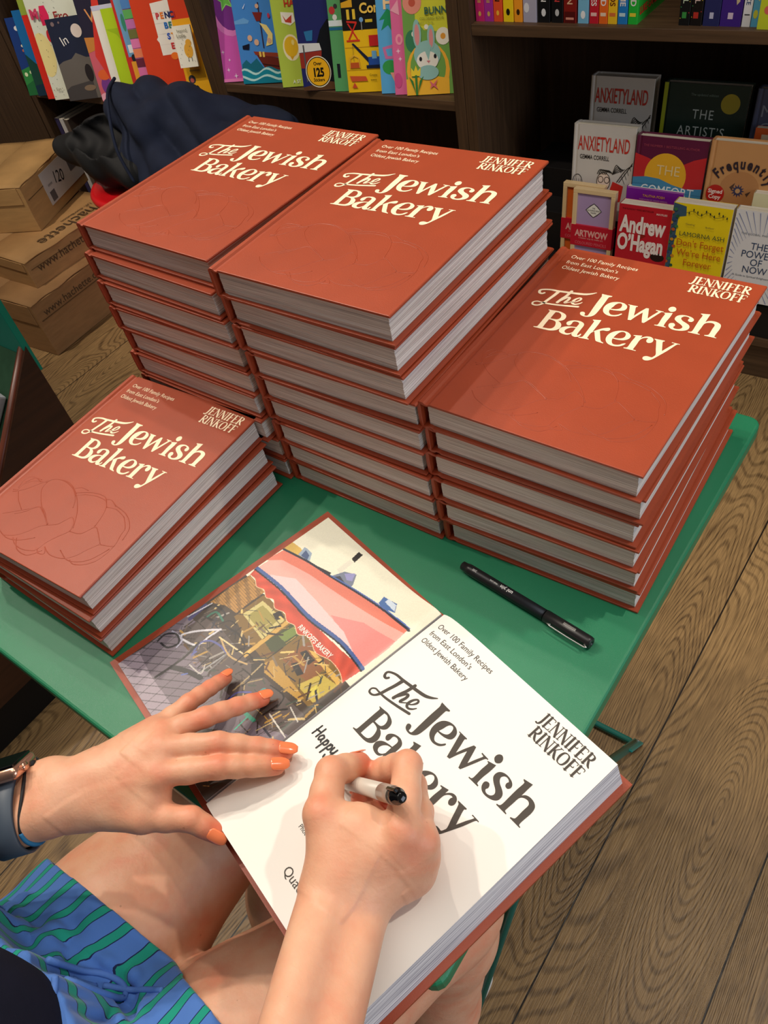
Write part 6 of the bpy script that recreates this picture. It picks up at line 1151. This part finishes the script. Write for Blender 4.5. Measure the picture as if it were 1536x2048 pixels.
def skin_mat():
    m = bpy.data.materials.new('skin'); m.use_nodes = True; nt = m.node_tree; b = nt.nodes['Principled BSDF']; N = nt.nodes.new; L = nt.links.new
    a = N('ShaderNodeAttribute'); a.attribute_name = 'blush'; tc = N('ShaderNodeTexCoord')
    n1 = N('ShaderNodeTexNoise'); n1.inputs['Scale'].default_value = 38; n1.inputs['Detail'].default_value = 4; L(tc.outputs['Object'], n1.inputs['Vector'])
    s = N('ShaderNodeMath'); s.operation = 'MULTIPLY_ADD'; s.inputs[1].default_value = .9; L(n1.outputs[0], s.inputs[0])
    s0 = N('ShaderNodeMath'); s0.operation = 'MULTIPLY'; s0.inputs[1].default_value = .85; L(a.outputs['Fac'], s0.inputs[0]); L(s0.outputs[0], s.inputs[2])
    cr = N('ShaderNodeValToRGB'); e = cr.color_ramp.elements; e[0].position = .30; e[0].color = srgb(232, 182, 150); e[1].position = 1.15 if False else 1.0; e[1].color = srgb(224, 122, 92)
    k = e.new(.55); k.color = srgb(226, 166, 134)
    L(s.outputs[0], cr.inputs[0])
    v = N('ShaderNodeTexVoronoi'); v.inputs['Scale'].default_value = 55; L(tc.outputs['Object'], v.inputs['Vector'])      # a few freckles
    lt = N('ShaderNodeMath'); lt.operation = 'LESS_THAN'; lt.inputs[1].default_value = .055; L(v.outputs['Distance'], lt.inputs[0])
    mf = N('ShaderNodeMath'); mf.operation = 'MULTIPLY'; mf.inputs[1].default_value = .35; L(lt.outputs[0], mf.inputs[0])
    mx = N('ShaderNodeMix'); mx.data_type = 'RGBA'; L(mf.outputs[0], mx.inputs[0]); L(cr.outputs[0], mx.inputs[6]); mx.inputs[7].default_value = srgb(150, 96, 70)
    L(mx.outputs[2], b.inputs['Base Color'])
    b.inputs['Roughness'].default_value = .48; b.inputs['Specular IOR Level'].default_value = .4
    b.inputs['Subsurface Weight'].default_value = .22; b.inputs['Subsurface Radius'].default_value = (.010, .0035, .0018); b.inputs['Subsurface Scale'].default_value = .5
    n2 = N('ShaderNodeTexNoise'); n2.inputs['Scale'].default_value = 420; n2.inputs['Detail'].default_value = 3; L(tc.outputs['Object'], n2.inputs['Vector'])
    n3 = N('ShaderNodeTexNoise'); n3.inputs['Scale'].default_value = 70; n3.inputs['Detail'].default_value = 3; n3.inputs['Distortion'].default_value = 1.2; L(tc.outputs['Object'], n3.inputs['Vector'])
    ad = N('ShaderNodeMath'); ad.operation = 'MULTIPLY_ADD'; ad.inputs[1].default_value = 2.2; L(n3.outputs[0], ad.inputs[0]); L(n2.outputs[0], ad.inputs[2])
    bp = N('ShaderNodeBump'); bp.inputs['Strength'].default_value = .35; bp.inputs['Distance'].default_value = .0005; L(ad.outputs[0], bp.inputs['Height']); L(bp.outputs[0], b.inputs['Normal'])
    return m
M_SKIN = skin_mat()
person = empty('person', 'person in blue green-striped shorts and navy top, signing the open cookbook', 'person', (-.25, -.31, 0))
PO = Vector((-.25, -.31, 0))
def to_local(V): return V - np.array(PO)
VL, FL, BLU_ = hand(LH, LW, LFORE, (-.415, -.185, .700), (-.155, .115, .800), .0012, (.05, .05, 1), .0185, (.011, .010))
VR, FR, BRU = hand(RHD, RW, RFORE, (-.135, -.125, .715), (.055, .125, .895), .0012, (.45, .30, .84), .0174, (.012, .0115), .76, (((-.052, .048, .768), (-.086, .058, .757), .013, .010), ((-.060, .040, .772), (-.092, .046, .765), .014, .010)))
# body, legs, head on a coarser grid
BG = Field((-.66, -.56, .0), (.16, .26, 1.46), .0046); BD = BG.blank()
LEG = {'left': ([(-.325, -.31, .555), (-.306, -.11, .545), (-.300, .105, .530), (-.302, .085, .40), (-.306, .020, .25), (-.310, -.060, .09)], [.090, .0790, .0560, .0560, .0500, .0340]),
       'right': ([(-.175, -.31, .555), (-.137, -.11, .545), (-.078, .078, .530), (-.082, .075, .42), (-.086, .030, .25), (-.098, -.050, .09)], [.090, .0790, .0600, .0540, .0500, .0340])}
for s_, (P, R) in LEG.items():
    BG.chain(BD, P, R, .022); a_ = P[-1]; BG.caps(BD, a_, (a_[0] - .004, a_[1] + .13, .034), .030, .022, .02); BG.caps(BD, a_, (a_[0], a_[1] - .03, .035), .028, .026, .02)
def torso(D, g, off=0.0, k=.05):
    g.caps(D, (-.310, -.320, .585), (-.190, -.320, .585), .112 + off, .112 + off, k)
    g.caps(D, (-.325, -.283, .71), (-.240, -.283, .71), .118 + off, .118 + off, k)
    g.caps(D, (-.295, -.335, .90), (-.210, -.335, .90), .112 + off, .112 + off, k)
    g.caps(D, (-.345, -.330, 1.02), (-.160, -.335, 1.02), .075 + off, .075 + off, k)
torso(BD, BG)
ARM = {'left': [(-.415, -.320, 1.035), (-.495, -.245, .800), (-.380, -.140, .750)], 'right': [(-.090, -.335, 1.040), (.070, -.190, .925), (-.006, -.105, .822)]}
for s_, P in ARM.items(): BG.chain(BD, P, [.047, .036, .024], .02)
BG.caps(BD, (-.255, -.320, 1.08), (-.250, -.285, 1.18), .050, .047, .03)      # neck
HC = np.array((-.247, -.245, 1.285))
BG.caps(BD, HC + [0, -.030, .030], HC + [0, .012, .045], .076, .074, .02); BG.caps(BD, HC + [0, .012, .020], HC + [0, .035, -.050], .055, .030, .03)
BG.caps(BD, HC + [0, .082, -.004], HC + [0, .094, -.026], .008, .013, .014); BG.caps(BD, HC + [-.018, .062, -.052], HC + [.018, .062, -.052], .010, .010, .012)
for sx in (-1, 1):
    BG.caps(BD, HC + [sx * .076, -.006, .004], HC + [sx * .080, -.012, .024], .012, .015, .006, flat=(1, 0, 0), fs=.5)
VB, FB = BG.mesh(BD); FB = FB[(FB >= 0).all(1)]; VB = laplace(VB, FB, 3, .5)
nb = len(VB); VA = np.concatenate([VB, VL, VR]); FA = np.concatenate([FB, FL + nb, FR + nb + len(VL)])
BA = np.concatenate([np.full(nb, .12), BLU_, BRU])
body = np_mesh('body', to_local(VA), FA, [M_SKIN], person, BA)
# fingernails --------------------------------------------------------------
M_NAIL = mat('coral_nail_polish', (255, 140, 92), .16, .6, .02, 60, coat=.6)
def nail(tip, prev, nrm, r_, ln=.0125, wd=.0100, up=0.0):
    t_ = (Vector(tip) - Vector(prev)).normalized(); nn = Vector(nrm); nn = (nn - t_ * nn.dot(t_)).normalized(); s = t_.cross(nn)
    V = []; F = []; nu, nv = 12, 10
    for lay in (0, 1):
        for i in range(nu + 1):
            u = -ln * .50 + ln * i / nu
            q = i / nu; w = wd / 2 * (1 - .25 * max(0, (.15 - q) / .15) ** 2 * 2) * (1 - .58 * max(0, (q - .60) / .40) ** 2.0)
            for j in range(nv + 1):
                v = -w + 2 * w * j / nv
                h = r_ * 1.005 + up + .0004 - v * v / (2 * r_ * 1.15) - 18 * max(0, u) ** 2 + (0.0006 if lay else 0)
                V.append(Vector(tip) + t_ * (u + r_ * .30) + s * v + nn * h - PO)
    m = (nu + 1) * (nv + 1)
    for lay in (0, 1):
        for i in range(nu):
            for j in range(nv):
                q = lay * m + i * (nv + 1) + j; f = (q, q + 1, q + nv + 2, q + nv + 1); F.append(f if not lay else f[::-1])
    ring = [j for j in range(nv + 1)] + [i * (nv + 1) + nv for i in range(1, nu + 1)] + [nu * (nv + 1) + j for j in range(nv - 1, -1, -1)] + [i * (nv + 1) for i in range(nu - 1, 0, -1)]
    for a_, b_ in zip(ring, ring[1:] + ring[:1]): F.append((a_, a_ + m, b_ + m, b_))
    o = mesh_obj('fingernail', V, F, M_NAIL, person, True)
    bm = bmesh.new(); bm.from_mesh(o.data); bmesh.ops.recalc_face_normals(bm, faces=bm.faces); bm.to_mesh(o.data); bm.free()
    return o
for f, nr, ln, wd in (('index', (.12, -.10, 1), .0148, .0098), ('middle', (.10, .10, 1), .0148, .0096), ('ring', (.1, .1, 1), .0130, .0092), ('pinky', (.05, .05, 1), .0115, .0080), ('thumb', (.30, -.42, .85), .0150, .0098)):
    P, R = LH[f]; nail(P[-1], P[-2], nr, R[-1], ln, wd)
nail(RHD['thumb'][0][-1], RHD['thumb'][0][-2], (-.75, .35, .4), .0084, .0150, .0115)
nail(RHD['index'][0][-1], RHD['index'][0][-2], (-.1, .9, .45), .0070, .0140, .0105)
nail(RHD['middle'][0][-1], RHD['middle'][0][-2], (-.3, .9, .1), .0070, .0140, .0105)
# shoes, clothes -----------------------------------------------------------
M_SHOE = mat('white_trainer', (220, 218, 212), .6, .3)
for s_, (P, R) in LEG.items():
    a_ = P[-1]; SG = Field((a_[0] - .08, a_[1] - .10, .001), (a_[0] + .08, a_[1] + .22, .14), .004); SD = SG.blank()
    SG.caps(SD, (a_[0], a_[1] - .03, .045), (a_[0], a_[1], .075), .040, .042, .02); SG.caps(SD, (a_[0], a_[1] - .03, .040), (a_[0] - .004, a_[1] + .15, .034), .040, .034, .02)
    SD = np.maximum(SD, .004 - SG.ax[2][None, None, :] + 0 * SD)
    v, f = SG.mesh(SD); f = f[(f >= 0).all(1)]; np_mesh('shoe', to_local(laplace(v, f, 2)), f, [M_SHOE], person)
def stripes_mat():
    m = bpy.data.materials.new('striped_cotton'); m.use_nodes = True; nt = m.node_tree; b = nt.nodes['Principled BSDF']; N = nt.nodes.new; L = nt.links.new
    at = N('ShaderNodeAttribute'); at.attribute_name = 'blush'
    tc = N('ShaderNodeTexCoord')
    nz = N('ShaderNodeTexNoise'); nz.inputs['Scale'].default_value = 9; nz.inputs['Detail'].default_value = 2; L(tc.outputs['Object'], nz.inputs['Vector'])
    s = N('ShaderNodeMath'); s.operation = 'MULTIPLY_ADD'; s.inputs[1].default_value = .55; L(nz.outputs[0], s.inputs[0]); L(at.outputs['Fac'], s.inputs[2])
    fr = N('ShaderNodeMath'); fr.operation = 'FRACT'; L(s.outputs[0], fr.inputs[0])
    cr = N('ShaderNodeValToRGB'); cr.color_ramp.interpolation = 'CONSTANT'; e = cr.color_ramp.elements
    blue, green, navy = srgb(78, 122, 196), srgb(28, 150, 128), srgb(26, 36, 76)
    e[0].position = 0; e[0].color = blue; e[1].position = .575; e[1].color = navy
    for p, c in ((.61, green), (.905, navy), (.94, blue)): k = e.new(p); k.color = c
    L(fr.outputs[0], cr.inputs[0])
    wv = N('ShaderNodeTexNoise'); wv.inputs['Scale'].default_value = 1400; wv.inputs['Detail'].default_value = 1; L(tc.outputs['Object'], wv.inputs['Vector'])
    bp = N('ShaderNodeBump'); bp.inputs['Strength'].default_value = .3; bp.inputs['Distance'].default_value = .0004; L(wv.outputs[0], bp.inputs['Height']); L(bp.outputs[0], b.inputs['Normal'])
    L(cr.outputs[0], b.inputs['Base Color']); b.inputs['Roughness'].default_value = .8; b.inputs['Specular IOR Level'].default_value = .2
    b.inputs['Sheen Weight'].default_value = .15
    return m
CG = Field((-.46, -.50, .42), (-.03, -.06, .76), .0028); CD = CG.blank()
for s_, (P, R) in LEG.items(): CG.chain(CD, P[:3], [R[0] + .014, R[1] + .0095, R[2] + .012], .020)
torso(CD, CG, .014)
LD = CG.blank()
for s_, (P, R) in LEG.items(): CG.chain(LD, P[:3], [R[0] + .004, R[1] + .0035, R[2] + .004], .020)
X, Y, Z = np.meshgrid(*CG.ax, indexing='ij')
fold = .0050 * np.sin(X * 62 + Z * 30 + 3 * np.sin(Y * 22)) * np.clip((-.13 - Y) / .06, 0, 1) + .0022 * np.sin(X * 95 - Y * 48 + 2 * np.sin(X * 31)) * np.clip((-.085 - Y) / .05, 0, 1)
gather = .0110 * (.5 + .5 * np.sin(Y * 170 + X * 70 + 2.5 * np.sin(X * 40))) * np.exp(-((X + .245) / .07) ** 2 - ((Y + .150) / .05) ** 2 - ((Z - .60) / .08) ** 2)
CD = CD - fold - gather
CD = np.maximum(CD, Y + .108 + .05 * np.abs(X + .235) * 0 - .012 * np.cos((X + .235) * 9))
def surf_z(D, x, y):
    i = int(round((x - CG.lo[0]) / CG.st)); j = int(round((y - CG.lo[1]) / CG.st)); c = np.where(D[i, j] < 0)[0]
    return CG.ax[2][c[-1]] if len(c) else .60
C0 = CD.copy()
def ridge(pts, r_, up=.0):      # a gathered pleat of cloth following the surface below it
    q = [(x, y, surf_z(C0, x, y) + up) for x, y in [tuple(t[:2]) for t in crom([(a_, b_, 0) for a_, b_ in pts], 5)]]
    CG.chain(CD, q, [r_ * (.75 + .25 * math.sin(i * 1.7)) for i in range(len(q))], .0035)
for pts, r_ in (([(-.330, -.150), (-.290, -.142), (-.250, -.136), (-.215, -.132)], .0050), ([(-.325, -.168), (-.285, -.156), (-.245, -.150), (-.205, -.146)], .0055), ([(-.300, -.134), (-.270, -.128), (-.240, -.124)], .0042),
                ([(-.290, -.170), (-.262, -.150), (-.240, -.128)], .0048), ([(-.275, -.146), (-.255, -.160), (-.225, -.158), (-.205, -.166)], .0050), ([(-.262, -.132), (-.236, -.142), (-.215, -.156)], .0046),
                ([(-.345, -.132), (-.352, -.160)], .0040), ([(-.232, -.120), (-.214, -.124), (-.192, -.134), (-.176, -.150)], .0046), ([(-.360, -.150), (-.335, -.145), (-.305, -.150)], .0040), ([(-.200, -.128), (-.190, -.150)], .0040)):
    ridge(pts, r_ * 1.25, .0025)
hemband = (Y > -.124)
CD = np.maximum(CD, -(LD + np.clip((-.135 - Y) / .02, 0, 1) * .2))
CD = np.maximum(CD, Z - .705)
v, f = CG.mesh(CD.astype(np.float32)); f = f[(f >= 0).all(1)]; v = laplace(v, f, 2, .45)
lx = v[:, 0]
sarg = lx / .0205 + .6 * np.sin(v[:, 1] * 26 + lx * 14) * np.clip((-.13 - v[:, 1]) / .05, 0, 1) + 38 * (v[:, 2] - .62) * np.exp(-((lx + .26) / .06) ** 2 - ((v[:, 1] + .15) / .035) ** 2)
shorts = np_mesh('shorts', to_local(v), f, [stripes_mat()], person, sarg)
M_CORD = mat('blue_cord', (84, 124, 196), .8, .2, .1, 60, .3, 800)
C1 = CD.copy()
def bow(pts, r_, nm):
    q = [Vector((x, y, surf_z(C1, x, y) + r_ * .6)) - PO for x, y in [tuple(t[:2]) for t in crom([(a_, b_, 0) for a_, b_ in pts], 6)]]
    q = [Vector(np.mean([q[max(i - 2, 0)], q[max(i - 1, 0)], q[i], q[min(i + 1, len(q) - 1)], q[min(i + 2, len(q) - 1)]], axis=0)) for i in range(len(q))]
    return tube(nm, q, r_, M_CORD, shorts, 8)
bow([(-.262, -.146), (-.248, -.134), (-.232, -.130), (-.226, -.138), (-.240, -.146), (-.256, -.148)], .0026, 'drawstring')
bow([(-.242, -.140), (-.226, -.130), (-.210, -.120), (-.196, -.113)], .0024, 'drawstring')
bow([(-.244, -.142), (-.250, -.154), (-.236, -.162), (-.222, -.156), (-.234, -.144)], .0026, 'drawstring')

TG = Field((-.60, -.50, .55), (.12, -.10, 1.16), .0045); TD = TG.blank()
torso(TD, TG, .012)
for s_, P in ARM.items():
    a_ = np.array(P[0]); b_ = np.array(P[1]); TG.caps(TD, a_, a_ + (b_ - a_) * .55, .060, .052, .03)
X, Y, Z = np.meshgrid(*TG.ax, indexing='ij')
TD = TD - .005 * np.sin(X * 55 + Z * 18 + 2 * np.sin(Y * 30)) * np.clip((.95 - Z) / .2, 0, 1)
TD = np.maximum(TD, .655 + .02 * np.sin(X * 30) - Z)
v, f = TG.mesh(TD.astype(np.float32)); f = f[(f >= 0).all(1)]
np_mesh('top', to_local(laplace(v, f, 3)), f, [mat('navy_knit', (26, 28, 44), .9, .15, .1, 40, .3, 900)], person)
HG = Field(tuple(HC - [.12, .14, .12]), tuple(HC + [.12, .10, .15]), .004); HD = HG.blank()
HG.caps(HD, HC + [0, -.036, .040], HC + [0, .002, .056], .085, .080, .02); HG.caps(HD, HC + [0, -.060, .0], HC + [0, -.070, -.050], .060, .045, .03)
X, Y, Z = np.meshgrid(*HG.ax, indexing='ij')
HD = np.maximum(HD, (Y - HC[1] - .045) * .8 - (Z - HC[2] - .055) * .8)
v, f = HG.mesh(HD.astype(np.float32)); f = f[(f >= 0).all(1)]; np_mesh('hair', to_local(laplace(v, f, 2)), f, [mat('brown_hair', (70, 44, 28), .5, .4, .3, 60, .6, 300, stretch=(3, 3, .5))], person)
# watch and cord bracelet on the left wrist --------------------------------
def ring_on(c, axis, n, rx, rz, w, th, name, m, parent, seg=48, seg2=6, a0=0, a1=2 * math.pi):
    c = Vector(c); ax_ = Vector(axis).normalized(); n = Vector(n); n = (n - ax_ * n.dot(ax_)).normalized(); s = ax_.cross(n)
    V = []; F = []; full = abs(a1 - a0 - 2 * math.pi) < 1e-3; k = seg if full else seg + 1
    for i in range(k):
        a = a0 + (a1 - a0) * i / seg
        for (du, dr) in ((-w / 2, 0), (-w / 2 * .92, th), (w / 2 * .92, th), (w / 2, 0)):
            V.append(c + ax_ * du + s * math.cos(a) * (rx + dr) + n * math.sin(a) * (rz + dr))
    for i in range(seg):
        for j in range(4):
            a_, b_ = i * 4 + j, i * 4 + (j + 1) % 4; a2, b2 = ((i + 1) % k) * 4 + j, ((i + 1) % k) * 4 + (j + 1) % 4; F.append((a_, b_, b2, a2))
    return mesh_obj(name, V, F, m, parent, True)
AXL = (Vector(LFORE) - Vector(LW)).normalized(); WC = Vector(LW) + AXL * .0230
wt = empty('wristwatch', 'smartwatch with slate blue strap and rose gold case on the left wrist', 'watch', WC)
NW = Vector((-.50, .42, .76))
s0 = Vector((0, 0, 0))
ring_on(s0, AXL, (0, 0, 1), .0355, .0235, .0225, .0022, 'strap', mat('slate_blue_strap', (66, 78, 92), .45, .4, .03, 20), wt)
nw = (NW - AXL * NW.dot(AXL)).normalized(); sw = AXL.cross(nw)
bm = bmesh.new(); add_box(bm, (-.019, -.0165, -.005), (.019, .0165, .0055), .0045, seg=3)
cs = bm_obj('case', bm, mat('rose_gold', (226, 178, 152), .22, .5, .02, 20, metal=.85), wt, True)
cs.matrix_world = Matrix(((AXL.x, sw.x, nw.x, 0), (AXL.y, sw.y, nw.y, 0), (AXL.z, sw.z, nw.z, 0), (0, 0, 0, 1))); cs.location = nw * .0300
bm = bmesh.new(); add_box(bm, (-.0165, -.0140, .0050), (.0165, .0140, .0068), .0016); bm_obj('screen', bm, mat('watch_glass', (10, 10, 12), .06, .6), cs, False)
tube('crown', [(-.0185, -.006, .001), (-.0215, -.006, .001)], .0032, mat('rose_gold', (226, 178, 152), .22, .5), cs, 14)
br = empty('bracelet', 'thin black and blue cord bracelet beside the watch', 'bracelet', Vector(LW) + AXL * .0085)
def cord(a0, a1, m, nm, r_=.0013):
    n = Vector((0, 0, 1)); n = (n - AXL * n.dot(AXL)).normalized(); s = AXL.cross(n)
    P = [s * math.cos(a) * .0325 + n * math.sin(a) * .0208 + AXL * .002 * math.sin(a * 3) for a in np.linspace(a0, a1, 40)]
    return tube(nm, P, r_, m, br, 8)
cord(-.9, 2.6, mat('black_cord', (24, 24, 28), .7), 'black_cord'); cord(2.6, 5.4, mat('bright_blue_cord', (30, 110, 160), .7), 'blue_cord', .0017)
tube('clasp', [AXL * -.001 + Vector((-.014, .018, .0165)), Vector((-.016, .016, .0175)) + AXL * .004], .0028, mat('black_cord', (24, 24, 28), .7), br, 8)

# ------------------------------------------------------------------ chair
ch = empty('chair', 'black metal bistro chair under the seated person', 'chair', (-.25, -.34, 0))
M_CH = mat('black_metal', (22, 22, 24), .4, .5)
bm = bmesh.new(); add_box(bm, (-.21, -.19, .430), (.21, .22, .448), .008); bm_obj('seat', bm, M_CH, ch)
for x in (-.19, .19):
    tube('leg', [(x, .16, .432), (x, .10, .25), (x, -.20, .002)], .009, M_CH, ch, 8); tube('leg', [(x, -.20, .86), (x, -.165, .45), (x, .17, .002)], .009, M_CH, ch, 8)
for z in (.70, .82): box('back_slat', (-.19, -.205 + (.86 - z) * .08, z), (.19, -.195 + (.86 - z) * .08, z + .05), M_CH, ch, .002)
